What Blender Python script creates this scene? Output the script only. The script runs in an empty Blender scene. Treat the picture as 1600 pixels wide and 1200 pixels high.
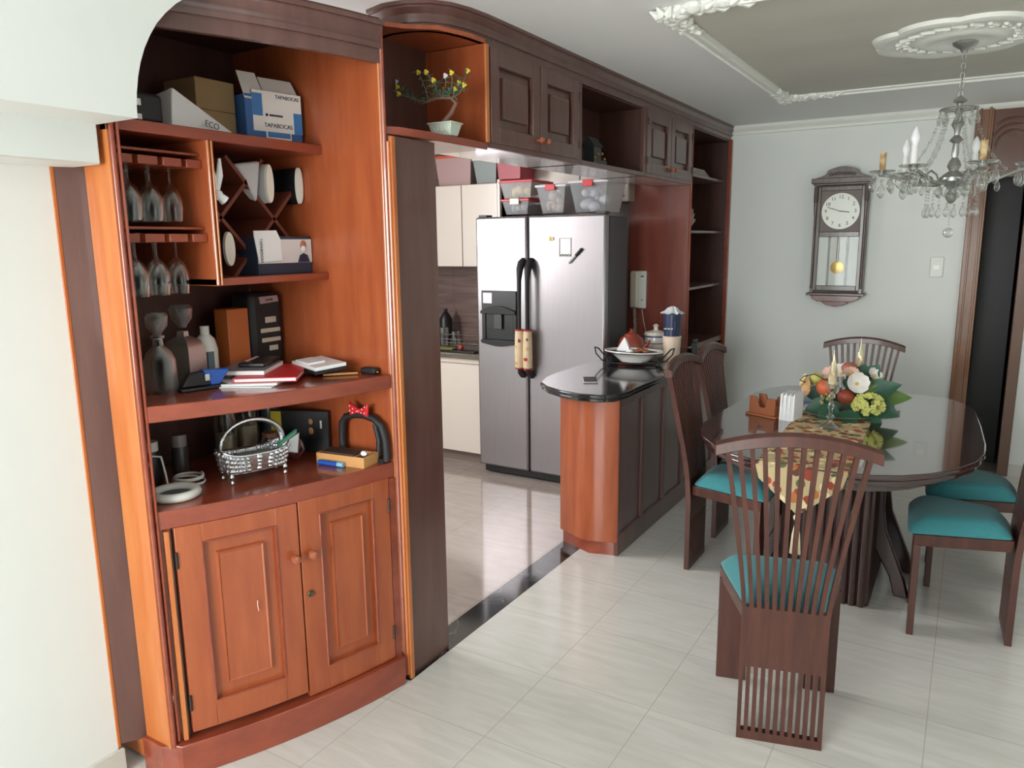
import bpy, bmesh, math, random
from mathutils import Vector, Matrix, Euler
random.seed(7)
PI = math.pi
scn = bpy.context.scene
COL = scn.collection

# ------------------------------------------------------------------ camera
F_PX = 1184.8
YAW, PITCH, ROLL = math.radians(31.200), math.radians(10.558), math.radians(-0.647)
f = Vector((-math.sin(YAW)*math.cos(PITCH), math.cos(YAW)*math.cos(PITCH), -math.sin(PITCH)))
r = Vector((math.cos(YAW), math.sin(YAW), 0))
u = r.cross(f)
r2 = r*math.cos(ROLL) + u*math.sin(ROLL)
u2 = -r*math.sin(ROLL) + u*math.cos(ROLL)
cd = bpy.data.cameras.new('camera'); cam = bpy.data.objects.new('camera', cd); COL.objects.link(cam)
cd.sensor_width = 36; cd.lens = F_PX/1600*36; cd.clip_start = .05
R3 = Matrix((r2, u2, -f)).transposed()
cam.matrix_world = Matrix.Translation((0, 0, 1.6)) @ R3.to_4x4()
scn.camera = cam

# ------------------------------------------------------------------ world, lights, exposure
w = bpy.data.worlds.new('world'); scn.world = w; w.use_nodes = True
w.node_tree.nodes['Background'].inputs[0].default_value = (.95, .98, 1.0, 1)
w.node_tree.nodes['Background'].inputs[1].default_value = 1.6
scn.view_settings.view_transform = 'Standard'
try: scn.view_settings.look = 'None'
except Exception: pass
scn.view_settings.gamma = 1.0
scn.view_settings.use_curve_mapping = False
scn.view_settings.exposure = 0.45

def area(name, loc, direction, sx, sy, power, color=(1, 1, 1)):
    l = bpy.data.lights.new(name, 'AREA'); l.shape = 'RECTANGLE'; l.size = sx; l.size_y = sy
    l.energy = power; l.color = color
    o = bpy.data.objects.new(name, l); COL.objects.link(o)
    o.location = loc
    o.rotation_euler = Vector(direction).to_track_quat('-Z', 'Y').to_euler()
    return o
area('daylight_living_window', (-1.15, -2.55, 1.45), (.08, 1, .22), 1.8, 1.7, 124, (.955, .995, 1.0))
area('fill_side_window', (2.85, 1.1, 1.45), (-1, .25, -.05), 1.6, 1.3, 2.5, (1.0, .99, .93))  # weak fill from an unseen side window
area('daylight_kitchen_window', (-4.10, 2.25, 1.75), (1, .25, -.12), 1.2, 1.0, 48, (1, .985, .985))

# ------------------------------------------------------------------ materials
def lin(c):
    return tuple(((v/255)/12.92 if v/255 <= .04045 else ((v/255+.055)/1.055)**2.4) for v in c) + (1,)
MATS = {}
def mat(name, rgb, rough=.5, metal=0, coat=0, noise=0, scale=8, spec=.5, stretch=None, rgb2=None, bump=0, sheen=0, trans=0, emit=0, coatr=.08):
    if name in MATS: return MATS[name]
    m = bpy.data.materials.new(name); m.use_nodes = True
    nt = m.node_tree; b = nt.nodes['Principled BSDF']
    b.inputs['Base Color'].default_value = lin(rgb)
    b.inputs['Roughness'].default_value = rough
    b.inputs['Metallic'].default_value = metal
    b.inputs['Specular IOR Level'].default_value = spec
    b.inputs['Coat Weight'].default_value = coat
    b.inputs['Coat Roughness'].default_value = coatr
    b.inputs['Sheen Weight'].default_value = sheen
    b.inputs['Transmission Weight'].default_value = trans
    if emit:
        b.inputs['Emission Color'].default_value = lin(rgb); b.inputs['Emission Strength'].default_value = emit
    if noise or rgb2 or bump:
        tc = nt.nodes.new('ShaderNodeTexCoord'); mp = nt.nodes.new('ShaderNodeMapping')
        nt.links.new(tc.outputs['Object'], mp.inputs['Vector'])
        if stretch: mp.inputs['Scale'].default_value = stretch
        nz = nt.nodes.new('ShaderNodeTexNoise'); nz.inputs['Scale'].default_value = scale
        nz.inputs['Detail'].default_value = 5; nz.inputs['Roughness'].default_value = .6
        nt.links.new(mp.outputs['Vector'], nz.inputs['Vector'])
        if noise or rgb2:
            cr = nt.nodes.new('ShaderNodeValToRGB')
            a = lin(rgb); c2 = lin(rgb2) if rgb2 else tuple(v*(1-noise) for v in a[:3])+(1,)
            cr.color_ramp.elements[0].position = .32; cr.color_ramp.elements[1].position = .68
            cr.color_ramp.elements[0].color = c2; cr.color_ramp.elements[1].color = a
            nt.links.new(nz.outputs['Fac'], cr.inputs['Fac'])
            nt.links.new(cr.outputs['Color'], b.inputs['Base Color'])
        if bump:
            bp = nt.nodes.new('ShaderNodeBump'); bp.inputs['Strength'].default_value = bump
            bp.inputs['Distance'].default_value = .003
            nt.links.new(nz.outputs['Fac'], bp.inputs['Height']); nt.links.new(bp.outputs['Normal'], b.inputs['Normal'])
    MATS[name] = m; return m

def glass_mat(name, tint=(245, 250, 250), gloss=.25, rough=.03):
    m = bpy.data.materials.new(name); m.use_nodes = True; nt = m.node_tree
    nt.nodes.clear()
    out = nt.nodes.new('ShaderNodeOutputMaterial'); mx = nt.nodes.new('ShaderNodeMixShader')
    tr = nt.nodes.new('ShaderNodeBsdfTransparent'); gl = nt.nodes.new('ShaderNodeBsdfGlossy')
    lw = nt.nodes.new('ShaderNodeLayerWeight'); lw.inputs['Blend'].default_value = gloss
    tr.inputs['Color'].default_value = lin(tint); gl.inputs['Roughness'].default_value = rough
    gl.inputs['Color'].default_value = (.95, .97, .97, 1)
    nt.links.new(lw.outputs['Facing'], mx.inputs[0]); nt.links.new(tr.outputs[0], mx.inputs[1]); nt.links.new(gl.outputs[0], mx.inputs[2])
    nt.links.new(mx.outputs[0], out.inputs[0]); MATS[name] = m; return m

CEDAR = mat('cedar_varnish', (168, 88, 50), .34, coat=.45, rgb2=(146, 69, 39), scale=3.0, stretch=(6, 6, .7), spec=.4)
CEDARL = mat('cedar_shelf', (150, 70, 46), .28, coat=.6, rgb2=(126, 54, 36), scale=3.0, stretch=(6, .8, 6), spec=.5)
CEDARHI = mat('lit_cedar', (196, 122, 66), .35, coat=.4, rgb2=(182, 96, 42), scale=3.0, stretch=(7, 7, .7))  # same cedar, its bright-lit side and edge highlights put into the colour
CEDARSH = mat('shaded_cedar', (104, 72, 64), .36, coat=.45, rgb2=(90, 59, 52), scale=3.0, stretch=(6, 6, .8), spec=.4)  # same cedar, shade of the side-facing doors and panels put into its colour
CHWOOD = mat('chair_mahogany', (86, 46, 34), .42, coat=.2, rgb2=(62, 32, 25), scale=3.5, stretch=(7, 7, .8))
TBWOOD = mat('table_mahogany', (62, 36, 34), .16, coat=1.0, rgb2=(48, 28, 27), scale=3, stretch=(6, .7, 6), spec=.6, coatr=.04)
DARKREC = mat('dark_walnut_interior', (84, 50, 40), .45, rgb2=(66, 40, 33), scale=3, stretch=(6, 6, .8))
WHITE = mat('white_paint', (228, 231, 226), .6, noise=.03, scale=2)
CEIL = mat('ceiling_paint', (243, 243, 241), .7, noise=.02, scale=2)
TAUPE = mat('taupe_paint', (206, 203, 191), .65, noise=.08, scale=1.5, stretch=(1, 3, 1))
PLAST = mat('white_plaster', (235, 236, 228), .6, bump=.3, scale=60)
TEAL = mat('teal_fabric', (54, 128, 134), .85, noise=.12, scale=140, sheen=.15, bump=.15)
CREAM = mat('cream_laminate', (228, 217, 206), .3, coat=.2)
UNDERW = mat('white_laminate', (226, 214, 208), .15, coat=.6)
STEEL = mat('brushed_steel', (164, 159, 162), .34, metal=.9, noise=.06, scale=4, stretch=(40, 40, .8))
STEELD = mat('fridge_grey', (62, 62, 64), .45)
BLACK = mat('black_plastic', (26, 26, 28), .35)
BLACKM = mat('matte_black', (30, 29, 31), .6)
CHROME = mat('chrome', (205, 205, 208), .16, metal=1)
SILVER = mat('cast_silver', (200, 202, 204), .25, metal=1, bump=.8, scale=70)
PEWTER = mat('aged_silver', (168, 169, 164), .28, metal=.7, noise=.2, scale=30)
BRASS = mat('brass', (160, 130, 70), .3, metal=1)
PAPER = mat('paper_white', (232, 232, 232), .7)
WPLAST = mat('white_plastic', (222, 222, 214), .35)
BEIGEP = mat('beige_plastic', (222, 200, 178), .4)
GLASS = glass_mat('clear_glass', (248, 249, 248), gloss=.32)
CRYS = glass_mat('cut_crystal', (246, 246, 244), .5, .22)
CUTG = glass_mat('cut_glass', (196, 196, 190), .68, .42)
FROST = glass_mat('frosted_plastic', (240, 240, 242), .3, .5)
KRAFT = mat('kraft_board', (150, 122, 84), .8, noise=.06, scale=10)
RED = mat('red_plastic', (205, 40, 46), .35)
REDBK = mat('red_cover', (196, 38, 44), .45)
BLUE = mat('blue_plastic', (34, 84, 170), .35)
NAVY = mat('navy_print', (34, 42, 66), .5)
GREEN = mat('leaf_green', (44, 88, 66), .5, noise=.25, scale=20)
GREENL = mat('leaf_light_green', (96, 128, 62), .5, noise=.25, scale=20)
BARK = mat('bark_brown', (110, 82, 66), .8)
GRANITE = mat('black_granite', (38, 40, 40), .12, rgb2=(24, 26, 26), scale=120, coat=.6, spec=.6)
CERAM = mat('white_ceramic', (232, 228, 222), .15, coat=.5)

# marble threshold
def marble():
    m = mat('black_marble', (40, 42, 44), .12, coat=.5); nt = m.node_tree; b = nt.nodes['Principled BSDF']
    tc = nt.nodes.new('ShaderNodeTexCoord'); nz = nt.nodes.new('ShaderNodeTexNoise'); nz.inputs['Scale'].default_value = 5; nz.inputs['Detail'].default_value = 9
    nz.inputs['Distortion'].default_value = 2
    cr = nt.nodes.new('ShaderNodeValToRGB'); e = cr.color_ramp.elements
    e[0].position = .0; e[0].color = lin((26, 27, 28)); e[1].position = 1; e[1].color = lin((36, 38, 40))
    n = e.new(.49); n.color = lin((34, 36, 37)); n = e.new(.50); n.color = lin((110, 112, 112)); n = e.new(.515); n.color = lin((34, 36, 37))
    nt.links.new(tc.outputs['Object'], nz.inputs['Vector']); nt.links.new(nz.outputs['Fac'], cr.inputs['Fac']); nt.links.new(cr.outputs['Color'], b.inputs['Base Color'])
    return m
MARBLE = marble()

def tile_mat(name, c1, c2, grout, size, off, rough, streak=(2, 14, 1), coat=.3):
    m = mat(name, c1, rough, coat=coat); nt = m.node_tree; b = nt.nodes['Principled BSDF']
    tc = nt.nodes.new('ShaderNodeTexCoord'); mp = nt.nodes.new('ShaderNodeMapping'); mp.inputs['Location'].default_value = (off[0], off[1], 0)
    nt.links.new(tc.outputs['Object'], mp.inputs['Vector'])
    br = nt.nodes.new('ShaderNodeTexBrick'); br.offset = 0; br.squash = 1
    br.inputs['Scale'].default_value = 1; br.inputs['Brick Width'].default_value = size[0]; br.inputs['Row Height'].default_value = size[1]
    br.inputs['Mortar Size'].default_value = .0022; br.inputs['Mortar Smooth'].default_value = .3; br.inputs['Bias'].default_value = 0
    nt.links.new(mp.outputs['Vector'], br.inputs['Vector'])
    mp2 = nt.nodes.new('ShaderNodeMapping'); mp2.inputs['Scale'].default_value = streak; nt.links.new(tc.outputs['Object'], mp2.inputs['Vector'])
    nz = nt.nodes.new('ShaderNodeTexNoise'); nz.inputs['Scale'].default_value = 2.2; nz.inputs['Detail'].default_value = 6; nz.inputs['Distortion'].default_value = .6
    nt.links.new(mp2.outputs['Vector'], nz.inputs['Vector'])
    cr = nt.nodes.new('ShaderNodeValToRGB'); cr.color_ramp.elements[0].position = .35; cr.color_ramp.elements[1].position = .7
    cr.color_ramp.elements[0].color = lin(c2); cr.color_ramp.elements[1].color = lin(c1)
    nt.links.new(nz.outputs['Fac'], cr.inputs['Fac'])
    mx = nt.nodes.new('ShaderNodeMixRGB'); nt.links.new(br.outputs['Fac'], mx.inputs[0]); nt.links.new(cr.outputs['Color'], mx.inputs[1]); mx.inputs[2].default_value = lin(grout)
    nt.links.new(mx.outputs[0], b.inputs['Base Color'])
    return m
TILE = tile_mat('pale_streaked_tile', (213, 211, 205), (203, 200, 192), (184, 180, 171), (.415, .4135), (1.2525-.415*10+.0, -2.28+.4135*20), .22)
KTILE = tile_mat('greige_kitchen_tile', (182, 169, 160), (170, 157, 149), (150, 137, 129), (.60, .60), (6.0, 6.0-.26), .10, (3, 9, 1), .6)
WOODTILE = tile_mat('wood_look_splash_tile', (142, 116, 110), (108, 86, 82), (96, 78, 74), (.60, .15), (6, 0), .3, (1.2, 1, 14))
# splash runs vertically: swap axes
_nt = WOODTILE.node_tree
for n in _nt.nodes:
    if n.type == 'MAPPING' and n.inputs['Scale'].default_value[0] == 1: n.inputs['Rotation'].default_value = (-PI/2, 0, 0)

# ------------------------------------------------------------------ mesh builder
class MB:
    def __init__(s): s.v = []; s.f = []
    def add(s, vs, fs):
        o = len(s.v); s.v += [Vector(v) for v in vs]; s.f += [tuple(i+o for i in q) for q in fs]; return s
    def box(s, x0, x1, y0, y1, z0, z1, T=None):
        vs = [Vector((x, y, z)) for z in (z0, z1) for y in (y0, y1) for x in (x0, x1)]
        if T: vs = [T(v) for v in vs]
        return s.add(vs, [(0, 2, 3, 1), (4, 5, 7, 6), (0, 1, 5, 4), (2, 6, 7, 3), (0, 4, 6, 2), (1, 3, 7, 5)])
    def prism(s, poly, z0, z1, T=None):
        n = len(poly)
        vs = [Vector((p[0], p[1], z0)) for p in poly]+[Vector((p[0], p[1], z1)) for p in poly]
        if T: vs = [T(v) for v in vs]
        return s.add(vs, [tuple(range(n))[::-1], tuple(range(n, 2*n))]+[(i, (i+1) % n, n+(i+1) % n, n+i) for i in range(n)])
    def lathe(s, prof, c=(0, 0, 0), n=24, T=None, sx=1, sy=1):
        vs = []; fs = []; m = len(prof)
        for (rr, z) in prof:
            for k in range(n):
                a = 2*PI*k/n; vs.append(Vector((c[0]+max(rr, 1e-5)*math.cos(a)*sx, c[1]+max(rr, 1e-5)*math.sin(a)*sy, c[2]+z)))
        for i in range(m-1):
            for k in range(n):
                k2 = (k+1) % n; fs.append((i*n+k, i*n+k2, (i+1)*n+k2, (i+1)*n+k))
        fs.append(tuple(range(n))[::-1]); fs.append(tuple(range((m-1)*n, m*n)))
        if T: vs = [T(v) for v in vs]
        return s.add(vs, fs)
    def tube(s, pts, rad, n=8, closed=False, flat=1):
        P = [Vector(p) for p in pts]; m = len(P); rs = rad if isinstance(rad, (list, tuple)) else [rad]*m
        vs = []; fs = []; up = None
        for i, p in enumerate(P):
            if closed: t = P[(i+1) % m]-P[i-1]
            else: t = P[min(i+1, m-1)]-P[max(i-1, 0)]
            t.normalize()
            if up is None:
                up = Vector((0, 0, 1)) if abs(t.z) < .9 else Vector((1, 0, 0))
            a = t.cross(up)
            if a.length < 1e-5: a = t.cross(Vector((0, 1, 0)))
            a.normalize(); b = a.cross(t); b.normalize(); up = b
            for k in range(n):
                th = 2*PI*k/n; vs.append(p+(a*math.cos(th)+b*math.sin(th)*flat)*rs[i])
        for i in range(m if closed else m-1):
            j = (i+1) % m
            for k in range(n):
                k2 = (k+1) % n; fs.append((i*n+k, i*n+k2, j*n+k2, j*n+k))
        if not closed: fs.append(tuple(range(n))[::-1]); fs.append(tuple(range((m-1)*n, m*n)))
        return s.add(vs, fs)
    def ball(s, c, rad, n=12, sx=1, sy=1, sz=1):
        m = n//2+1
        return s.lathe([(rad*math.sin(PI*i/m), -rad*sz*math.cos(PI*i/m)) for i in range(m+1)], c, n, sx=sx, sy=sy)
    def ribbon(s, prof, y0, y1, T=None):      # closed profile (x,z) extruded along y
        n = len(prof)
        vs = [Vector((p[0], y0, p[1])) for p in prof]+[Vector((p[0], y1, p[1])) for p in prof]
        if T: vs = [T(v) for v in vs]
        return s.add(vs, [tuple(range(n)), tuple(range(n, 2*n))[::-1]]+[(i, n+i, n+(i+1) % n, (i+1) % n) for i in range(n)])
    def sweep(s, path, prof, closed=False):    # path: list of (x,y) ; prof: list of (d outward, z); outward = right side normal
        m = len(path); n = len(prof); vs = []; fs = []
        for i, p in enumerate(path):
            a = Vector(path[i-1] if (i > 0 or closed) else path[i]); b = Vector(path[(i+1) % m] if (i < m-1 or closed) else path[i])
            t = (b-a); t.normalize(); nr = Vector((t.y, -t.x))
            if 0 < i < m-1 or closed:
                t1 = (Vector(p)-a).normalized(); k = t1.dot(t); nr = nr/max(.5, k)
            for (d, z) in prof: vs.append(Vector((p[0]+nr.x*d, p[1]+nr.y*d, z)))
        for i in range(m if closed else m-1):
            j = (i+1) % m
            for k in range(n): k2 = (k+1) % n; fs.append((i*n+k, j*n+k, j*n+k2, i*n+k2))
        if not closed: fs.append(tuple(range(n))); fs.append(tuple(range((m-1)*n, m*n))[::-1])
        return s.add(vs, fs)
    def build(s, name, m, parent=None, local=False, bevel=0, smooth=None, mats=None):
        off = Vector((0, 0, 0))
        if parent and not local:
            p = parent
            while p: off += p.location; p = p.parent
        me = bpy.data.meshes.new(name); me.from_pydata([v-off for v in s.v], [], s.f); me.update()
        bm = bmesh.new(); bm.from_mesh(me); bmesh.ops.recalc_face_normals(bm, faces=bm.faces); bm.to_mesh(me); bm.free()
        me.materials.append(m)
        o = bpy.data.objects.new(name, me); COL.objects.link(o)
        if parent: o.parent = parent
        if smooth is None: smooth = True
        if smooth:
            for p in me.polygons: p.use_smooth = True
            me.set_sharp_from_angle(angle=math.radians(38))
        if bevel:
            md = o.modifiers.new('bevel', 'BEVEL'); md.width = bevel; md.segments = 2; md.limit_method = 'ANGLE'; md.angle_limit = math.radians(50)
        return o

def T(name, label, cat, loc=(0, 0, 0), rz=0, group=None):
    o = bpy.data.objects.new(name, None); COL.objects.link(o); o.empty_display_size = .05
    o.location = loc; o.rotation_euler = (0, 0, rz); o['label'] = label; o['category'] = cat
    if group: o['group'] = group
    return o
def tag(o, label, cat, group=None):
    o['label'] = label; o['category'] = cat
    if group: o['group'] = group
    return o
def struct(o, label=None):
    o['kind'] = 'structure'
    if label: o['label'] = label
    return o
def copy_tree(o, parent=None):
    c = o.copy(); COL.objects.link(c)
    if parent: c.parent = parent
    for ch in list(o.children): copy_tree(ch, c)
    return c
def dup(o, loc, rz=None, label=None, scale=None):
    c = copy_tree(o); c.location = loc
    if rz is not None: c.rotation_euler = (0, 0, rz)
    if label: c['label'] = label
    if scale: c.scale = (scale,)*3
    return c
def text(parent, s, size, loc, rot, m, name='lettering', extrude=.0006, align='CENTER', sx=1):
    cu = bpy.data.curves.new(name, 'FONT'); cu.body = s; cu.size = size; cu.extrude = extrude; cu.align_x = align; cu.align_y = 'CENTER'
    tmp = bpy.data.objects.new('tmp', cu); COL.objects.link(tmp)
    dg = bpy.context.evaluated_depsgraph_get(); me = bpy.data.meshes.new_from_object(tmp.evaluated_get(dg))
    bpy.data.objects.remove(tmp)
    me.transform(Matrix.Diagonal((sx, 1, 1, 1)))
    me.materials.clear(); me.materials.append(m)
    o = bpy.data.objects.new(name, me); COL.objects.link(o); o.parent = parent; o.location = loc; o.rotation_euler = rot
    return o
FX = (PI/2, 0, PI/2)   # facing +X
FY = (PI/2, 0, 0)      # facing -Y
def rotz(a, c=(0, 0)):
    ca, sa = math.cos(a), math.sin(a)
    return lambda v: Vector((c[0]+v.x*ca-v.y*sa, c[1]+v.x*sa+v.y*ca, v.z))

# ================================================================== SETTING
CH = 2.44
struct(MB().box(-1.667, 3.0, -2.7, 6.05, -.1, 0).build('floor', TILE, smooth=False))
struct(MB().box(-2.4, -1.667, -2.7, 2.0, -.1, 0).build('floor', TILE, smooth=False))
struct(MB().box(-4.4, -1.79, 2.0, 5.9, -.1, 0).build('floor', KTILE, smooth=False))
struct(MB().box(-1.79, -1.667, 2.0, 6.05, -.1, .001).build('trim_1', MARBLE, smooth=False))
struct(MB().box(-.3, .9, 6.05, 8.0, -.1, 0).build('floor', mat('hall_floor', (150, 148, 136), .2), smooth=False))
struct(MB().box(-4.4, 3.0, -2.7, 6.05, CH, CH+.1).build('ceiling', CEIL, smooth=False))
# left wall with stepped plaster soffit and quarter arch
struct(MB().box(-2.40, -2.124, -2.6, 1.155, 0, CH).build('wall_left', WHITE, bevel=.004))
struct(MB().box(-2.124, -2.112, -2.6, 1.165, 0, .085).build('baseboard_left', mat('bone_tile', (205, 202, 192), .3), bevel=.002))
struct(MB().box(-2.124, -1.975, -2.6, 1.203, 1.812, CH).build('trim_2', WHITE, bevel=.004))
arc = [(-2.6, 1.912), (1.203, 1.912), (1.204, 1.94), (1.208, 1.975), (1.215, 2.01), (1.225, 2.045), (1.24, 2.082), (1.258, 2.115), (1.28, 2.148), (1.307, 2.178), (1.34, 2.208), (1.38, 2.236), (1.425, 2.262), (1.48, 2.288), (1.54, 2.311), (1.61, 2.335), (1.70, 2.362), (1.80, 2.388), (1.92, 2.415), (2.05, CH), (-2.6, CH)]
struct(MB().prism(arc, -1.975, -1.80, T=lambda v: Vector((v.z, v.x, v.y))).build('trim_3', WHITE))
# kitchen shell
struct(MB().box(-4.4, -4.2, 1.1, 1.7, 0, CH).box(-4.4, -4.2, 2.8, 5.4, 0, CH).box(-4.4, -4.2, 1.7, 2.8, 0, 1.25).box(-4.4, -4.2, 1.7, 2.8, 2.25, CH).build('wall_kitchen_left', WHITE, smooth=False))
struct(MB().box(-4.4, -2.42, 1.0, 1.1, 0, CH).build('wall_kitchen_near', WHITE, smooth=False))
struct(MB().box(-4.4, -2.10, 5.30, 5.4, 0, CH).build('wall_kitchen_back', mat('kitchen_wall', (190, 180, 172), .6), smooth=False))
wf = struct(MB().box(-4.22, -4.18, 1.7, 1.75, 1.25, 2.25).box(-4.22, -4.18, 2.75, 2.8, 1.25, 2.25).box(-4.22, -4.18, 1.75, 2.75, 1.25, 1.3).box(-4.22, -4.18, 1.75, 2.75, 2.2, 2.25).box(-4.22, -4.18, 2.23, 2.27, 1.3, 2.2).build('window_1', WPLAST))
# back wall with doorway
struct(MB().box(-2.10, -.012, 6.0, 6.1, 0, CH).box(.255, 3.0, 6.0, 6.1, 0, CH).build('wall_back', WHITE, smooth=False))
struct(MB().box(2.9, 3.0, -2.7, .2, 0, CH).box(2.9, 3.0, 1.9, 6.0, 0, CH).box(2.9, 3.0, .2, 1.9, 0, .8).box(2.9, 3.0, .2, 1.9, 2.2, CH).build('wall_right', WHITE, smooth=False))
struct(MB().box(-2.4, -2.0, -2.7, -2.6, 0, CH).box(.5, 3.0, -2.7, -2.6, 0, CH).box(-2.0, .5, -2.7, -2.6, 0, .5).box(-2.0, .5, -2.7, -2.6, 2.3, CH).build('wall_front', WHITE, smooth=False))
struct(MB().box(-2.0, -1.95, -2.66, -2.62, .5, 2.3).box(.45, .5, -2.66, -2.62, .5, 2.3).box(-.8, -.75, -2.66, -2.62, .5, 2.3).box(-1.95, -.8, -2.66, -2.62, 1.7, 1.74).box(-.75, .45, -2.66, -2.62, 1.7, 1.74).build('window_2', WPLAST))
struct(MB().box(2.92, 2.96, .2, .25, .8, 2.2).box(2.92, 2.96, 1.85, 1.9, .8, 2.2).box(2.92, 2.96, 1.03, 1.07, .8, 2.2).build('window_3', WPLAST))  # unseen frame in the opening of the side fill
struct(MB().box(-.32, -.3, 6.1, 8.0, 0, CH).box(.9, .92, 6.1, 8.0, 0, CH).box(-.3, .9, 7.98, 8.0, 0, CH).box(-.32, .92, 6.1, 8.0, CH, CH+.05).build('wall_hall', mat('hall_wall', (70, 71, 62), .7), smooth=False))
struct(MB().box(.30, 3.0, 5.988, 6.0, 0, .08).box(-1.62, -.09, 5.988, 6.0, 0, .08).build('baseboard_back', mat('bone_tile', (205, 202, 192), .3), smooth=False))
# crown moulding on back wall, tray frame on ceiling
cp = [(0, CH), (0, CH-.065), (.012, CH-.06), (.014, CH-.045), (.03, CH-.03), (.045, CH-.018), (.05, CH)]
struct(MB().ribbon([(-d, z) for d, z in cp], -1.64, 3.0, T=lambda v: Vector((v.y, 6.0+v.x, v.z))).build('trim_4', PLAST))
TX0, TX1, TY0, TY1 = -1.05, .79, 2.87, 4.93
struct(MB().box(TX0, TX1, TY0, TY1, CH-.004, CH).build('trim_5', TAUPE, smooth=False))
fr = MB()
mp_ = [(-.028, CH), (-.03, CH-.012), (-.014, CH-.016), (-.008, CH-.026), (.01, CH-.028), (.02, CH-.014), (.026, CH)]
fr.sweep([(TX0, TY0), (TX1, TY0), (TX1, TY1), (TX0, TY1)], mp_, closed=True)
n = int((TY1-TY0)/.026)
for i in range(n):
    y = TY0+.1+(TY1-TY0-.2)*i/n
    fr.ball((TX0-.020, y, CH-.014), .0165, 6, sy=.62); fr.ball((TX1+.022, y, CH-.014), .0165, 6, sy=.62)
fro = struct(fr.build('trim_6', PLAST))
def corner_orn(cx, cy, dx, dy):
    m = MB()
    for (ax, ay) in ((1, 0), (0, 1)):
        for k in range(12):
            t = k/11; w_ = .020*math.sin(k*1.7)
            m.ball((cx+dx*(ax*(.02+.30*t)+ay*w_), cy+dy*(ay*(.02+.30*t)+ax*w_), CH-.012), .034-.020*t+.008*(k % 2), 8, sz=.7)
        for k in range(6):
            t = k/5; c0 = (cx+dx*(ax*(.04+.22*t)), cy+dy*(ay*(.04+.22*t))); sg = 1 if k % 2 else -1
            m.tube([(c0[0], c0[1], CH-.016), (c0[0]+dx*(ax*.03+ay*sg*.028), c0[1]+dy*(ay*.03+ax*sg*.028), CH-.022), (c0[0]+dx*(ax*.065+ay*sg*.036), c0[1]+dy*(ay*.065+ax*sg*.036), CH-.010)], [.012, .014, .003], 6)
    for k in range(7):
        a = k*2*PI/7; m.tube([(cx-dx*.005, cy-dy*.005, CH-.02), (cx-dx*.005+.032*math.cos(a), cy-dy*.005+.032*math.sin(a), CH-.026), (cx-dx*.005+.058*math.cos(a), cy-dy*.005+.058*math.sin(a), CH-.008)], [.010, .017, .004], 6)
    m.ball((cx-dx*.005, cy-dy*.005, CH-.022), .018, 8)
    return m
for i, (cx, cy, dx, dy) in enumerate([(TX0, TY0, 1, 1), (TX0, TY1, 1, -1), (TX1, TY0, -1, 1), (TX1, TY1, -1, -1)]):
    struct(corner_orn(cx, cy, dx, dy).build('trim_%d' % (7+i), PLAST))

# ceiling medallion
med = MB(); MC = (-.13, 3.90)
N = 96
rings = [(.335, 0, 1), (.325, -.018, 1), (.30, -.026, 1), (.27, -.020, .9), (.24, -.014, .5), (.19, -.014, .2), (.165, -.028, 0), (.13, -.034, 0), (.10, -.022, 0), (.05, -.016, 0), (.004, -.016, 0)]
vs = []; fs = []
for (rr, dz, am) in rings:
    for k in range(N):
        a = 2*PI*k/N; q = rr*(1+.10*am*abs(math.sin(a*4))**.7-.05*am); vs.append((MC[0]+q*math.cos(a), MC[1]+q*math.sin(a), CH-.001+dz))
for i in range(len(rings)-1):
    for k in range(N): fs.append((i*N+k, i*N+(k+1) % N, (i+1)*N+(k+1) % N, (i+1)*N+k))
med.add(vs, fs)
for k in range(24):
    a = 2*PI*k/24
    med.tube([(MC[0]+(.20+.045*t)*math.cos(a+.10*math.sin(t*5)), MC[1]+(.20+.045*t)*math.sin(a+.10*math.sin(t*5)), CH-.018) for t in [j/5 for j in range(6)]], .009, 6)
tag(med.build('ceiling_medallion', PLAST), 'white scalloped plaster rose on the ceiling above the chandelier', 'ceiling rose')

# door frame, header
df = T('door_frame', 'glossy brown wooden frame around the dark doorway in the back wall', 'door frame', (.1, 6.0, 0))
DW = mat('oak_brown', (134, 88, 50), .32, coat=.25, rgb2=(110, 68, 36), scale=3, stretch=(7, 7, .8))
MB().box(-.075, .028, 5.968, 6.02, 0, CH).build('jamb', DW, df, bevel=.004)
MB().box(-.052, -.04, 5.960, 5.97, 0, CH).box(.0, .014, 5.956, 5.97, 0, CH).build('moulding', DW, df, bevel=.003)
MB().box(.245, .310, 5.968, 6.02, 0, CH).build('jamb', mat('dark_oak', (100, 66, 44), .3, coat=.3), df, bevel=.004)
hd = MB().box(.028, .245, 5.975, 6.02, 1.98, CH)
for rr_ in (.09, .12, .15):
    hd.tube([(.136+rr_*math.cos(a)*1.0, 5.972, 2.16+rr_*math.sin(a)*1.25) for a in [PI*i/14 for i in range(15)] if abs(rr_*math.cos(a)) < .11], .008, 6)
hd.box(.028, .245, 5.962, 5.98, 1.98, 2.03)
hd.build('carved_header', mat('carved_walnut', (96, 56, 38), .25, coat=.5), df, bevel=.002)
struct(MB().box(.03, .24, 6.3, 6.33, 0, 2.0).build('doorway_dark_1', mat('unlit_doorway', (30, 31, 27), .5), bevel=.003))  # dark sheet behind the doorway, the unlit hall put into its colour

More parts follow.
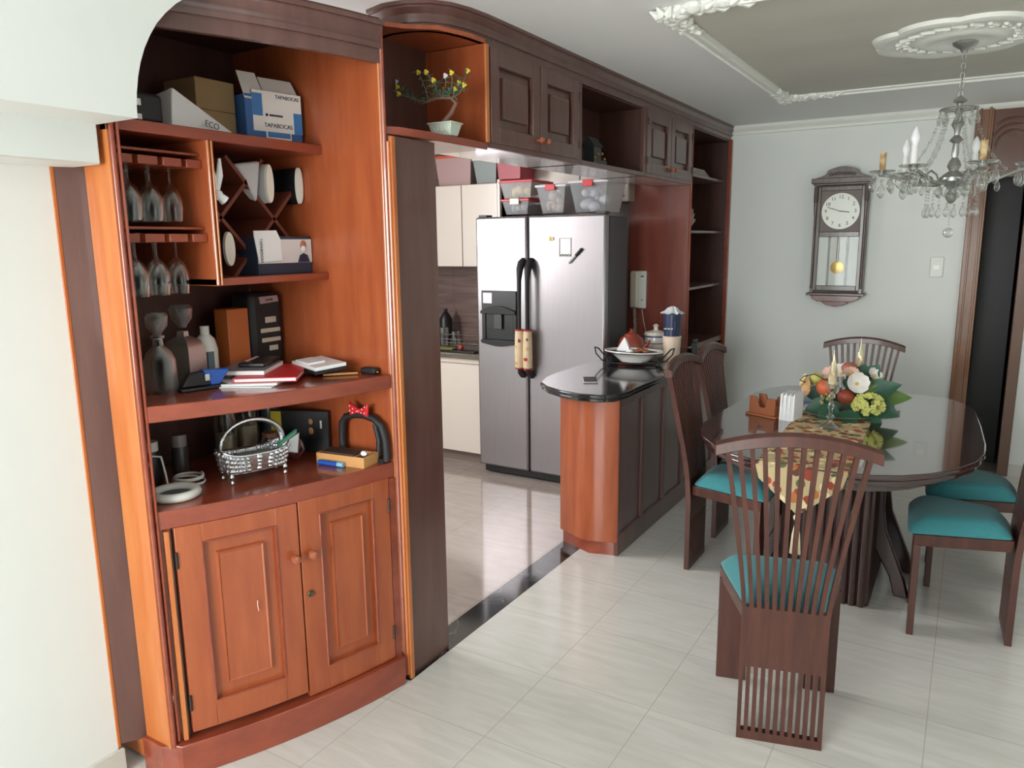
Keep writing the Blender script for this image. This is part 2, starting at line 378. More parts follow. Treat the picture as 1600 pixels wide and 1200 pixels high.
# ================================================================== DISPLAY CABINET (left)
P0 = Vector((-1.955, 1.245)); P1 = Vector((-1.69, 1.985))
AL = (P1-P0).normalized(); NR = Vector((AL.y, -AL.x)); LEN = (P1-P0).length
def CV(t, d=0):
    b = .036*4*t*(1-t); p = P0+AL*(LEN*t)+NR*(b+d)
    return (p.x, p.y)
def cpoly(t0, t1, d0, d1, n=14):
    a = [CV(t0+(t1-t0)*i/n, d1) for i in range(n+1)]
    b = [CV(t1+(t0-t1)*i/n, d0) for i in range(n+1)]
    return a+b
XB, YL, YR = -2.38, 1.245, 1.99
cab = T('display_cabinet', 'tall orange-red curved wooden display cabinet beside the white left wall', 'cabinet', (-2.0, 1.6, 0))
# carcass
MB().prism([(-2.124, 1.156), (-2.081, 1.219), (-2.081, 1.24), (-2.14, 1.24), (-2.14, 1.156)], .10, 1.812).build('side_board', CEDARSH, cab)
MB().box(-2.128, -2.120, 1.150, 1.160, .09, 1.812).build('edge_strip', CEDARHI, cab, bevel=.002)
MB().box(-2.081, -1.962, 1.219, 1.243, .10, 1.94).box(-2.38, -2.081, 1.222, 1.243, .02, 2.29).box(-1.99, -1.962, 1.219, 1.243, 1.9, 2.2).build('side_panel', CEDARHI, cab, bevel=.002)
MB().tube([(-1.962, 1.232, z) for z in (.10, 2.15)], .008, 10).tube([(-1.957, 1.246, z) for z in (.115, 2.15)], .0045, 8).build('moulding', CEDARL, cab)
MB().box(XB, -1.70, 1.99, 2.008, .02, 2.29).build('side_panel', CEDAR, cab, bevel=.002)
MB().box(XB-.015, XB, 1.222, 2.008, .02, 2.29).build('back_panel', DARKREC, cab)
MB().tube([(-1.697, 1.994, z) for z in (.115, 2.28)], .0045, 8).build('moulding', CEDARHI, cab)
MB().tube([(-1.690, 2.001, z) for z in (.02, 2.28)], .008, 8).build('moulding', CEDARL, cab)
MB().tube([(-1.680, 2.006, z) for z in (.02, 1.93)], .0055, 8).build('moulding', CEDARHI, cab)
plp = [CV(i/16, .022) for i in range(17)]
MB().prism([(-2.083, 1.205), (-1.985, 1.205), (-1.955, 1.232)]+plp[0:]+[(-1.72, 2.0), (-2.083, 2.0)], 0, .108).build('plinth', CEDARL, cab, bevel=.003)
# lower section
MB().prism([(-2.36, 1.245)]+[CV(i/16, -.004) for i in range(17)]+[(-1.70, 1.989), (-2.36, 1.989)], .79, .846).build('worktop', CEDARL, cab, bevel=.004)
MB().prism([(-2.36, 1.245)]+[CV(i/16, 0) for i in range(17)]+[(-1.70, 1.989), (-2.36, 1.989)], 1.110, 1.158).build('shelf', CEDARL, cab, bevel=.004)
MB().prism(cpoly(.0, .045, -.03, -.018), .108, .79).build('face_frame', CEDARL, cab)
MB().prism(cpoly(.018, .034, -.018, .002), .112, .785).build('face_frame', CEDARHI, cab, bevel=.002)
MB().prism(cpoly(.965, 1, -.02, -.002), .108, .79).build('face_frame', CEDARL, cab)
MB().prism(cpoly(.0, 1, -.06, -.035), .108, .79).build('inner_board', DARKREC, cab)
def cdoor(t0, t1, knob_t, hinge_t, zb0, zt0):
    d = T0 = MB()
    fw_t = .092; 
    d.prism(cpoly(t0, t0+fw_t, -.02, 0), zb0, zt0).prism(cpoly(t1-fw_t, t1, -.02, 0), zb0, zt0)
    d.prism(cpoly(t0+fw_t, t1-fw_t, -.02, 0), zb0, zb0+.085).prism(cpoly(t0+fw_t, t1-fw_t, -.02, 0), zt0-.058, zt0)
    do = d.build('door', CEDAR, cab, bevel=.0015)
    a, b = t0+fw_t, t1-fw_t; z0, z1 = zb0+.085, zt0-.058
    p = MB().prism(cpoly(a, b, -.02, -.014), z0, z1)
    # raised field with sloped margins
    ins_t, ins_z = .052, .045
    n_ = 10; vs = []; fs = []
    for (ia, iz, dd) in ((.0, .0, -.016), (ins_t*.92, ins_z*.92, -.014), (ins_t, ins_z, -.003), (ins_t*1.06, ins_z*1.06, -.003), (ins_t*1.14, ins_z*1.14, -.006)):
        ring = [(a+ia+(b-a-2*ia)*i/n_, z0+iz) for i in range(n_+1)]+[(b-ia-(b-a-2*ia)*i/n_, z1-iz) for i in range(n_+1)]
        vs += [Vector((*CV(t, dd), z)) for t, z in ring]
    m_ = 2*(n_+1)
    for q in range(4):
        for k in range(m_): fs.append((q*m_+k, q*m_+(k+1) % m_, (q+1)*m_+(k+1) % m_, (q+1)*m_+k))
    base = 4*m_
    for k in range(n_): fs.append((base+k, base+k+1, base+m_-2-k, base+m_-1-k))
    p.add(vs, fs); p.build('panel', CEDAR, do)
    # bead around opening
    bd = MB()
    loop = [Vector((*CV(a+(b-a)*i/12, 0), z0)) for i in range(13)]+[Vector((*CV(b-(b-a)*i/12, 0), z1)) for i in range(13)]
    bd.tube(loop, .0035, 6, closed=True); bd.build('moulding', CEDARL, do)
    kx, ky = CV(knob_t, .0)
    nr = Vector((NR.x, NR.y, 0)); q = nr.to_track_quat('Z', 'Y')
    kb = MB().lathe([(.007, 0), (.007, .012), (.014, .017), (.0165, .026), (.013, .035), (.004, .039)], T=lambda v: (q @ v)+Vector((kx, ky, .615)), n=16)
    kb.build('knob', mat('knob_wood', (158, 84, 56), .25, coat=.6), do)
    for hz in (zb0+.10, zt0-.10):
        hx, hy = CV(hinge_t, .002)
        MB().tube([(hx, hy, hz-.025), (hx, hy, hz+.025)], .0045, 8).build('hinge', mat('dark_metal', (70, 62, 56), .4, metal=.8), do)
    return do
d1 = cdoor(.052, .515, .485, .052, .130, .792)
d2 = cdoor(.521, .962, .560, .958, .112, .795)
lx, ly = CV(.551, .0); q_ = Vector((NR.x, NR.y, 0)).to_track_quat('Z', 'Y')
MB().lathe([(.0115, 0), (.0115, .004), (.009, .006), (.004, .004), (.001, .004)], T=lambda v: (q_ @ v)+Vector((lx, ly, .475)), n=20).build('lock', mat('aged_brass', (96, 88, 70), .35, metal=.9), d2)
# worn scuffs as shallow paint chips on the left door
sc = MB()
x_, y_ = CV(.33, .0)
sc.tube([(x_+.0, y_, .505), (x_+.002, y_-.003, .49), (x_+.001, y_+.001, .47)], .0016, 5)
sc.build('chip_mark', mat('bare_chip', (222, 190, 168), .8), d1)
sc = MB()
for (t, z, l) in ((.44, .843, .05), (.5, .84, .03), (.4, .838, .02)):
    x_, y_ = CV(t, -.004); sc.ball((x_, y_, z), .004, 8, sx=.5, sy=l/.008, sz=.4)
sc.build('wear_mark', mat('worn_edge', (188, 130, 100), .7), cab)
# upper inner shelves (straight front x=-1.96)
MB().box(XB, -1.96, 1.243, 1.99, 1.905, 1.937).build('shelf', CEDARL, cab, bevel=.003)
MB().box(XB, -1.96, 1.520, 1.99, 1.480, 1.503).build('shelf', CEDARL, cab, bevel=.003)
MB().box(XB, -1.962, 1.520, 1.540, 1.480, 1.906).build('divider', CEDAR, cab, bevel=.002)
MB().tube([(-1.958, 1.523, 1.483), (-1.958, 1.523, 1.905)], .004, 6).tube([(-1.958, 1.536, 1.483), (-1.958, 1.536, 1.905)], .004, 6).build('moulding', CEDARHI, cab)
# stemware racks: grooved rails
for zr in (1.825, 1.612):
    rk = MB()
    for k, (ya, yb) in enumerate([(1.25, 1.300), (1.316, 1.376), (1.392, 1.452), (1.468, 1.518)]):
        rk.box(-2.36, -1.985, ya, yb, zr, zr+.024)
    rk.box(-2.36, -1.995, 1.25, 1.518, zr+.036, zr+.044)
    rk.build('stemware_rack', CEDARL, cab, bevel=.002)
# diagonal bottle lattice
lat = MB()
for yc in (1.655, 1.875):
    for sg in (-1, 1):
        ya, yb = max(1.545, yc-.185), min(1.985, yc+.185); za, zb = 1.69+sg*(ya-yc)*1.05, 1.69+sg*(yb-yc)*1.05
        dv = Vector((0, yb-ya, zb-za)); nn = Vector((0, -dv.z, dv.y)).normalized()*.006
        pts = [Vector((0, ya, za))-nn, Vector((0, yb, zb))-nn, Vector((0, yb, zb))+nn, Vector((0, ya, za))+nn]
        lat.add([p+Vector((-2.36, 0, 0)) for p in pts]+[p+Vector((-2.09, 0, 0)) for p in pts], [(0, 1, 2, 3), (4, 5, 6, 7), (0, 1, 5, 4), (1, 2, 6, 5), (2, 3, 7, 6), (3, 0, 4, 7)])
lat.build('bottle_lattice', mat('lattice_red_brown', (112, 58, 44), .4), cab)
# cornice following the curve
cpth = [CV(-.06+1.07*i/18, 0) for i in range(19)]
MB().sweep(cpth, [(-.02, 2.170), (.0, 2.170), (.0, 2.212), (.010, 2.212), (.012, 2.228), (.004, 2.230), (.006, 2.250), (.020, 2.268), (.020, 2.278), (.030, 2.278), (.030, 2.292), (-.02, 2.292)]).build('cornice', CEDARSH, cab)
MB().prism([(-2.38, 1.24)]+[CV(i/16, 0.02) for i in range(17)]+[(-1.70, 1.989), (-2.38, 1.989)], 2.285, 2.30).build('top_board', DARKREC, cab)
# pilaster between cabinet and kitchen opening
pil = T('pilaster', 'dark brown wooden panelled pilaster at the left of the kitchen opening', 'pilaster', (-1.8, 2.13, 0))
MB().box(-2.38, -1.680, 2.010, 2.262, 0, 1.952).build('panel', CEDARSH, pil, bevel=.002)
MB().box(-1.682, -1.668, 2.010, 2.030, 0, 1.948).build('edge_strip', CEDARHI, pil, bevel=.003)

# ================================================================== UPPER CABINETS OVER OPENING
XF, XBK = -1.66, -1.945
# corner niche (open, curved end)
nic = T('corner_shelf_unit', 'open upper corner unit with curved shelf next to the tall display cabinet', 'shelf unit', (-1.8, 2.3, 1.96))
sh = [(-1.945, 2.012), (-1.70, 2.012), (-1.672, 2.06), (-1.660, 2.16), (-1.655, 2.3), (-1.655, 2.45), (-1.658, 2.575), (-1.945, 2.575)]
MB().prism(sh, 1.955, 1.982).build('shelf', CEDARL, nic, bevel=.003)
MB().box(-1.955, -1.94, 2.012, 2.575, 1.982, 2.36).build('back_panel', DARKREC, nic)
MB().prism([(-1.945, 2.012), (-1.79, 2.25), (-1.70, 2.33), (-1.662, 2.47), (-1.662, 2.575), (-1.945, 2.575)], 2.345, 2.36).build('top_board', CEDAR, nic)
CORN = [(-.02, 2.345), (.0, 2.345), (.0, 2.372), (.010, 2.372), (.011, 2.384), (.004, 2.386), (.005, 2.402), (.022, 2.420), (.022, 2.426), (.032, 2.428), (.032, CH), (-.02, CH)]
cpath = [(-1.97, 2.30), (-1.88, 2.275), (-1.80, 2.285), (-1.735, 2.32), (-1.695, 2.38), (-1.675, 2.46), (-1.667, 2.56), (-1.665, 2.8), (-1.663, 6.0)]
cor = MB().sweep(cpath, CORN)
tag(cor.build('wooden_cornice', CEDARSH), 'long brown wooden cornice running along the top of the upper cabinets', 'cornice')
def panel_door(m_parent, y0, y1, z0, z1, x, knob_y, knob_z, hinge_y, mt=CEDARSH, fw=.062):
    d = MB().box(x-.024, x, y0, y0+fw, z0, z1).box(x-.02, x, y1-fw, y1, z0, z1).box(x-.02, x, y0+fw, y1-fw, z0, z0+fw).box(x-.02, x, y0+fw, y1-fw, z1-fw, z1)
    do = d.build('door', mt, m_parent, bevel=.002)
    a, b, c, e = y0+fw, y1-fw, z0+fw, z1-fw
    vs = []; fs = []
    for (i_, dx) in ((0, -.022), (.034, -.020), (.038, -.004), (.044, -.006)):
        vs += [(x+dx, a+i_, c+i_), (x+dx, b-i_, c+i_), (x+dx, b-i_, e-i_), (x+dx, a+i_, e-i_)]
    for q in range(3):
        for k in range(4): fs.append((q*4+k, q*4+(k+1) % 4, (q+1)*4+(k+1) % 4, (q+1)*4+k))
    fs.append((12, 13, 14, 15))
    MB().add(vs, fs).build('panel', mt, do, smooth=False)
    if knob_y is not None:
        MB().lathe([(.006, 0), (.006, .01), (.013, .016), (.014, .024), (.009, .031), (.002, .033)], T=lambda v: Vector((x+v.z, knob_y+v.x, knob_z+v.y)), n=14).build('knob', mat('knob_wood', (158, 84, 56), .25), do)
    if hinge_y is not None:
        for hz in (z0+.07, z1-.07): MB().tube([(x+.002, hinge_y, hz-.02), (x+.002, hinge_y, hz+.02)], .004, 8).build('hinge', mat('dark_metal', (70, 62, 56), .4, metal=.8), do)
    return do
def carcass(par, y0, y1, z0, z1, xf=XF-.022, xb=XBK, th=.016, back=True, under=True):
    m = MB().box(xb, xf, y0, y0+th, z0, z1).box(xb, xf, y1-th, y1, z0, z1).box(xb, xf, y0+th, y1-th, z1-th, z1).box(xb, xf, y0+th, y1-th, z0+.006, z0+.022)
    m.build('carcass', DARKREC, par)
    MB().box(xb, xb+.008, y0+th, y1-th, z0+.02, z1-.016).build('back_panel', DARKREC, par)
    if under: MB().box(xb, xf+.0, y0, y1, z0, z0+.006).build('underside', UNDERW, par)
    MB().box(xf, XF, y0, y0+.018, z0, z1).box(xf, XF, y1-.018, y1, z0, z1).box(xf, XF, y0+.018, y1-.018, z0, z0+.022).box(xf, XF, y0+.018, y1-.018, z1-.012, z1).build('face_frame', CEDARSH, par, bevel=.001)
u1 = T('upper_cabinet', 'brown two-door upper cabinet nearest the curved corner shelf', 'cabinet', (-1.8, 2.98, 1.965))
carcass(u1, 2.576, 3.392, 1.965, 2.347)
MB().box(-1.940, -1.664, 2.568, 2.5755, 1.983, 2.343).build('side_panel', CEDAR, u1)
MB().box(-1.664, -1.654, 2.566, 2.590, 1.983, 2.343).build('edge_strip', CEDARHI, u1, bevel=.003)
panel_door(u1, 2.600, 2.992, 1.985, 2.338, XF+.006, 2.965, 2.03, None)
panel_door(u1, 2.998, 3.372, 1.985, 2.338, XF+.006, 3.025, 2.03, 3.372)
u2 = T('open_upper_cabinet', 'open dark niche between the two door pairs of the upper cabinets', 'cabinet', (-1.8, 3.8, 1.965))
carcass(u2, 3.394, 4.228, 1.965, 2.347)
u3 = T('upper_cabinet', 'brown two-door upper cabinet beside the tall bookcase', 'cabinet', (-1.8, 4.6, 1.965))
carcass(u3, 4.230, 5.07, 1.965, 2.347)
panel_door(u3, 4.252, 4.648, 1.985, 2.338, XF+.006, 4.62, 2.03, 4.252)
panel_door(u3, 4.654, 5.05, 1.985, 2.338, XF+.006, 4.69, 2.03, 5.05)
# tall bookcase
bk = T('tall_bookcase', 'tall dark brown open bookcase in the corner by the back wall', 'bookcase', (-1.85, 5.53, 0))
MB().box(-2.10, -1.668, 5.072, 5.092, 0, 2.347).build('side_panel', mat('red_brown_panel', (140, 74, 60), .3, coat=.4, rgb2=(122, 60, 50), scale=3, stretch=(6, 6, .8)), bk, bevel=.001)
MB().box(-2.10, -1.668, 5.975, 5.995, 0, 2.347).build('side_panel', DARKREC, bk)
MB().box(-2.10, -2.085, 5.092, 5.975, 0, 2.347).build('back_panel', DARKREC, bk)
MB().box(-2.085, -1.668, 5.092, 5.975, 2.33, 2.347).build('top_board', DARKREC, bk)
MB().tube([(-1.664, 5.082, .0), (-1.664, 5.082, 2.345)], .009, 8).box(-1.668, -1.652, 5.945, 5.998, 0, 2.345).tube([(-1.65, 5.965, 0), (-1.65, 5.965, 2.345)], .006, 8).build('moulding', CEDARL, bk)
SHM = mat('shelf_edge', (120, 96, 92), .3, coat=.3)
for z in (1.275, 1.67, 2.05): MB().box(-2.085, -1.70, 5.092, 5.975, z-.018, z).build('shelf', SHM, bk, bevel=.002)
MB().box(-2.085, -1.665, 5.092, 5.945, .83, .87).build('shelf', CEDARSH, bk, bevel=.003)
MB().box(-1.69, -1.668, 5.092, 5.945, 0, .10).build('plinth', CEDARSH, bk)
panel_door(bk, 5.10, 5.515, .10, .80, -1.655, 5.49, .6, None)
panel_door(bk, 5.522, 5.94, .10, .80, -1.655, 5.55, .6, None)

# ================================================================== PENINSULA
pen = T('peninsula_base', 'wooden peninsula base with faceted orange end and brown panelled side under the granite', 'counter base', (-1.6, 4.2, 0))
E = [(-1.452, 3.43), (-1.452, 5.068), (-1.84, 5.068), (-1.84, 3.62), (-1.79, 3.475), (-1.62, 3.38)]
ep = MB().prism([(-1.452, 3.43), (-1.475, 3.43), (-1.475, 3.50), (-1.80, 3.50), (-1.835, 3.47), (-1.775, 3.415), (-1.620, 3.372), (-1.475, 3.41)][::-1], .085, .835)
MB().prism([(-1.453, 3.428), (-1.462, 3.420), (-1.60, 3.380), (-1.645, 3.385), (-1.80, 3.46), (-1.835, 3.53), (-1.835, 3.62), (-1.480, 3.62), (-1.480, 3.4285)], .075, .836).build('end_panel', CEDAR, pen, bevel=.001)
MB().prism([(-1.468, 3.436), (-1.60, 3.40), (-1.79, 3.475), (-1.82, 3.55), (-1.82, 3.62), (-1.468, 3.62)], 0, .08).build('plinth', CEDARL, pen)
MB().box(-1.84, -1.475, 3.62, 5.068, 0, .836).build('carcass', CREAM, pen)
pp = MB().box(-1.475, -1.452, 3.43, 5.068, 0, .115).box(-1.475, -1.452, 3.43, 5.068, .785, .836)
ys = [3.43, 3.765, 4.10, 4.435, 4.77, 5.068]
for k, y in enumerate(ys): pp.box(-1.475, -1.452, max(3.43, y-.022 if k else 3.43), min(5.068, y+.022 if k else 3.462), .115, .785)
pp.build('face_frame', CEDARSH, pen, bevel=.003)
MB().box(-1.475, -1.464, 3.44, 5.06, .11, .79).build('panel', mat('panel_brown', (104, 72, 72), .28, coat=.5, rgb2=(92, 60, 58), scale=3, stretch=(6, 6, .8)), pen)
gt = T('granite_counter', 'black granite counter with rounded end on the peninsula', 'countertop', (-1.65, 4.2, .84))
gp = [(-1.415, 3.42), (-1.41, 5.07), (-1.97, 5.07), (-1.985, 3.75), (-1.97, 3.60), (-1.92, 3.46), (-1.83, 3.37), (-1.72, 3.305), (-1.60, 3.275), (-1.50, 3.285), (-1.44, 3.33)]
MB().prism(gp, .850, .872).build('slab', GRANITE, gt, bevel=.006)
gq = [(-1.70+(x+1.70)*.975, 4.2+(y-4.2)*.992) for x, y in gp]
MB().prism([(x, min(y, 5.068)) for x, y in gq], .832, .851).build('edge_lamination', GRANITE, gt, bevel=.005)

# ================================================================== FRIDGE
fg = T('refrigerator', 'stainless side-by-side refrigerator with black dispenser and two bow handles', 'refrigerator', (-2.4, 4.5, 0))
FY0 = 4.32
MB().box(-2.875, -1.937, FY0+.065, 4.66, .045, 1.755).build('body', STEELD, fg, bevel=.006)
MB().box(-2.89, -2.493, FY0, FY0+.06, .06, 1.768).build('door', STEEL, fg, bevel=.014)
MB().box(-2.484, -1.938, FY0, FY0+.06, .06, 1.768).build('door', STEEL, fg, bevel=.014)
MB().box(-2.86, -1.95, FY0+.03, FY0+.09, .012, .055).build('kick_grille', BLACK, fg)
for (x, y) in ((-2.84, FY0+.1), (-1.98, FY0+.1), (-2.84, 4.62), (-1.98, 4.62)):
    MB().lathe([(.02, 0), (.02, .05)], (x, y, 0), 12).build('foot', BLACK, fg)
for hx0 in (-2.87, -2.01): MB().box(hx0, hx0+.065, FY0+.01, FY0+.08, 1.768, 1.782).build('hinge_cover', STEELD, fg, bevel=.003)
dsp = MB()
dsp.box(-2.845, -2.570, FY0-.012, FY0+.002, 1.155, 1.285).build('control_panel', BLACK, fg, bevel=.004)
d0 = MB().box(-2.845, -2.570, FY0-.010, FY0+.004, .925, .955).box(-2.845, -2.815, FY0-.010, FY0+.004, .955, 1.155).box(-2.60, -2.570, FY0-.010, FY0+.004, .955, 1.155).box(-2.815, -2.60, FY0-.003, FY0+.004, .955, 1.155)
d0 = d0.build('dispenser', BLACK, fg, bevel=.003)
MB().ribbon([(-2.845+.275*i/12, 1.15+.035*math.sin(PI*i/12)) for i in range(13)]+[(-2.57, 1.13), (-2.845, 1.13)], FY0-.030, FY0-.012).build('hood', BLACKM, d0, bevel=.003)
MB().box(-2.74, -2.68, FY0-.022, FY0-.008, 1.03, 1.13).build('paddle', mat('grey_plastic', (70, 70, 74), .3), d0, bevel=.003)
MB().ribbon([(-2.845+.275*i/12, .935-.022*math.sin(PI*i/12)) for i in range(13)]+[(-2.57, .955), (-2.845, .955)], FY0-.028, FY0-.01).build('drip_tray', BLACK, d0, bevel=.003)
MB().box(-2.83, -2.76, FY0-.0135, FY0-.0115, 1.20, 1.27).build('display', mat('silver_label', (190, 188, 190), .3, metal=.5), fg)
def handle(x):
    h = MB()
    pts = [(x, FY0+.0, 1.485), (x, FY0-.028, 1.470), (x, FY0-.050, 1.43), (x, FY0-.060, 1.36), (x, FY0-.062, 1.20), (x, FY0-.062, .95), (x, FY0-.060, .80), (x, FY0-.045, .755), (x, FY0-.02, .735), (x, FY0, .728)]
    h.tube(pts, [.022, .025, .023, .015, .013, .013, .015, .022, .024, .020], 10)
    ho = h.build('handle', BLACKM, fg)
    return ho
handle(-2.518); handle(-2.458)
def cover(x, name_label, spots):
    t = T('handle_cover', name_label, 'handle cover', (x, FY0-.062, .78))
    c = MB(); n = 14
    c.lathe([(.026, 0), (.031, .012), (.032, .10), (.030, .20), (.028, .24), (.026, .252)], (x, FY0-.062, .785), 18)
    c.build('sleeve', mat('quilted_cream_cloth', (228, 206, 172), .8, noise=.15, scale=30, bump=.5), t)
    tr = MB().lathe([(.027, 0), (.030, .003), (.030, .007), (.027, .010)], (x, FY0-.062, 1.033), 16).lathe([(.027, 0), (.031, .003), (.031, .007), (.027, .010)], (x, FY0-.062, .780), 16)
    tr.build('piping', mat('dark_red_cloth', (170, 42, 46), .7), t)
    for (dx, z, rr, colr) in spots:
        MB().ball((x+dx, FY0-.062-.029, z), rr, 10, sy=.25).build('applique', colr, t)
    return t
AP1 = mat('applique_red', (178, 40, 54), .8); AP2 = mat('applique_gold', (214, 170, 84), .8); AP3 = mat('applique_brown', (120, 60, 44), .8)
cover(-2.518, 'cream cloth sleeve with gold and brown patches on the left fridge handle', [(.015, .97, .012, AP3), (-.008, .93, .010, AP2), (-.006, .82, .013, AP2)])
cover(-2.456, 'cream cloth sleeve with a red patch on the right fridge handle', [(.0, .85, .015, AP1), (.01, .92, .010, AP2), (.012, .98, .009, AP3)])
# magnets
mg = T('round_magnet', 'small yellow magnet on the upper right fridge door', 'magnet', (-2.31, FY0, 1.62))
MB().box(-2.326, -2.302, FY0-.006, FY0, 1.608, 1.634).build('face', mat('magnet_yellow', (214, 176, 40), .5), mg, bevel=.003)
MB().box(-2.306, -2.296, FY0-.0065, FY0, 1.612, 1.632).build('edge', WPLAST, mg)
pf = T('photo_frame_magnet', 'thin grey outlined rectangular frame magnet on the fridge door', 'magnet', (-2.2, FY0, 1.57))
MB().box(-2.255, -2.252, FY0-.003, FY0, 1.51, 1.625).box(-2.175, -2.172, FY0-.003, FY0, 1.51, 1.625).box(-2.252, -2.175, FY0-.003, FY0, 1.622, 1.625).box(-2.252, -2.175, FY0-.003, FY0, 1.51, 1.513).build('outline', mat('frame_tan', (150, 138, 112), .5), pf)
fl = MB()
for k in range(7): fl.ball((-2.248+.0115*k, FY0-.003, 1.518+.003*(k % 2)), .005, 8, sy=.3)
fl.build('decoration', mat('frame_grey_green', (110, 120, 100), .5), pf)
mk = T('marker_pen', 'grey marker with black cap stuck slanted on the fridge door', 'marker', (-2.14, FY0-.01, 1.52))
a0 = Vector((-2.185, FY0-.009, 1.468)); a1 = Vector((-2.095, FY0-.009, 1.558)); am = a0+(a1-a0)*.55
MB().tube([a0, a0+(am-a0)*.15, am], [.003, .007, .007], 10).build('barrel', mat('marker_grey', (170, 170, 172), .4), mk)
MB().tube([am, a1], .009, 10).build('cap', BLACK, mk)

# ================================================================== KITCHEN
kc = T('kitchen_wall_cabinet', 'cream wall cabinet with flat doors above the kitchen worktop', 'cabinet', (-3.5, 4.9, 1.43))
MB().box(-4.19, -2.925, 4.715, 5.05, 1.43, 2.02).build('body', mat('greige_edge', (170, 158, 148), .5), kc)
for (a, b) in ((-4.18, -3.72), (-3.713, -3.262), (-3.255, -2.95)):
    MB().box(a, b, 4.695, 4.714, 1.43, 2.015).build('door', CREAM, kc, bevel=.002)
MB().box(-2.944, -2.925, 4.69, 5.05, 1.43, 2.04).build('side_panel', CREAM, kc)
oc = T('over_fridge_cabinet', 'cream cabinet with two flat doors high behind the fridge', 'cabinet', (-2.5, 5.1, 1.87))
MB().box(-2.90, -2.06, 4.972, 5.28, 1.87, 2.42).build('body', mat('greige_edge', (170, 158, 148), .5), oc)
MB().box(-2.90, -2.427, 4.95, 4.971, 1.87, 2.42).build('door', CREAM, oc, bevel=.002)
MB().box(-2.420, -2.06, 4.95, 4.971, 1.87, 2.42).build('door', CREAM, oc, bevel=.002)
MB().box(-2.10, -2.085, 4.948, 4.95, 1.90, 1.915).build('sticker', mat('brown_sticker', (120, 80, 76), .6), oc)
struct(MB().box(-4.19, -2.90, 5.05, 5.30, 0, 2.44).build('wall_kitchen_splash', WOODTILE, smooth=False))
lc = T('kitchen_base_cabinet', 'cream base cabinet under the dark kitchen worktop', 'cabinet', (-3.5, 4.7, 0))
MB().box(-4.19, -2.93, 4.44, 5.05, .09, .79).build('body', CREAM, lc)
MB().box(-4.19, -2.93, 4.50, 5.05, 0, .09).build('plinth', mat('taupe_plinth', (140, 122, 114), .5), lc)
for (a, b) in ((-4.18, -3.56), (-3.553, -2.935)): MB().box(a, b, 4.42, 4.44, .095, .745).build('door', CREAM, lc, bevel=.003)
MB().box(-4.18, -2.935, 4.425, 4.44, .752, .79).build('rail', CREAM, lc, bevel=.002)
kt = MB().box(-4.19, -2.91, 4.39, 5.05, .79, .825)
tag(kt.build('kitchen_worktop', mat('brown_granite', (122, 112, 98), .2, rgb2=(88, 78, 68), scale=90, coat=.4), bevel=.004), 'brown stone kitchen worktop with dishes behind the refrigerator', 'worktop')
# dishes on worktop
dr = T('dish_rack', 'wire dish rack with clear glasses on the kitchen worktop', 'dish rack', (-3.3, 4.7, .825))
m = MB()
for k in range(9): m.tube([(-3.52+.04*k, 4.55, .83), (-3.52+.04*k, 4.55, .91), (-3.52+.04*k, 4.60, .93)], .0022, 5)
m.tube([(-3.54, 4.55, .90), (-3.18, 4.55, .90)], .003, 6).tube([(-3.54, 4.55, .835), (-3.18, 4.55, .835), (-3.18, 4.80, .835), (-3.54, 4.80, .835)], .003, 6, closed=True)
m.tube([(-3.54, 4.80, .90), (-3.18, 4.80, .90)], .003, 6)
m.build('wire_frame', CHROME, dr)
def tumbler(x, y, z, r0, h, lab, mt=None, rz=0):
    t = T('drinking_glass', lab, 'glass', (x, y, z))
    MB().lathe([(r0*.8, 0), (r0, h), (r0*.93, h), (r0*.75, .006), (.001, .006)], (x, y, z), 18).build('bowl', mt or GLASS, t)
    return t
tumbler(-3.42, 4.66, .838, .032, .13, 'upright clear glass at the left of the kitchen dish rack', CRYS)
tumbler(-3.30, 4.64, .838, .03, .11, 'upright clear glass at the middle of the kitchen dish rack', CRYS)
kb_ = T('black_bottle', 'black bottle standing against the kitchen splashback', 'bottle', (-3.60, 4.93, .825))
MB().lathe([(.05, 0), (.052, .18), (.03, .22), (.016, .235), (.016, .26), (.001, .26)], (-3.60, 4.93, .825), 16).build('glass_body', BLACK, kb_)
kb2 = T('green_sponge_bottle', 'small pale green bottle at the left end of the kitchen worktop', 'bottle', (-3.47, 4.46, .825))
MB().lathe([(.03, 0), (.03, .06), (.02, .08), (.012, .085), (.012, .10), (.001, .10)], (-3.47, 4.46, .825), 14).build('body', mat('pale_green', (170, 184, 140), .4), kb2)
st = T('stove_tray', 'dark tray with green scouring pads on the kitchen worktop', 'tray', (-3.2, 4.48, .825))
MB().box(-3.40, -3.0, 4.44, 4.535, .825, .835).build('tray', BLACK, st, bevel=.003)
MB().box(-3.38, -3.2, 4.45, 4.52, .835, .848).build('pads', mat('olive_pad', (120, 116, 60), .9), st, bevel=.004)
MB().ball((-3.15, 4.49, .855), .02, 10).build('orange_lid', mat('orange_red', (190, 70, 50), .5), st)
tag(MB().box(-3.06, -3.01, 4.70, 4.76, .825, .93).build('red_tin', mat('tin_red', (160, 40, 44), .4), bevel=.004), 'small dark red tin beside the fridge on the kitchen worktop', 'tin')
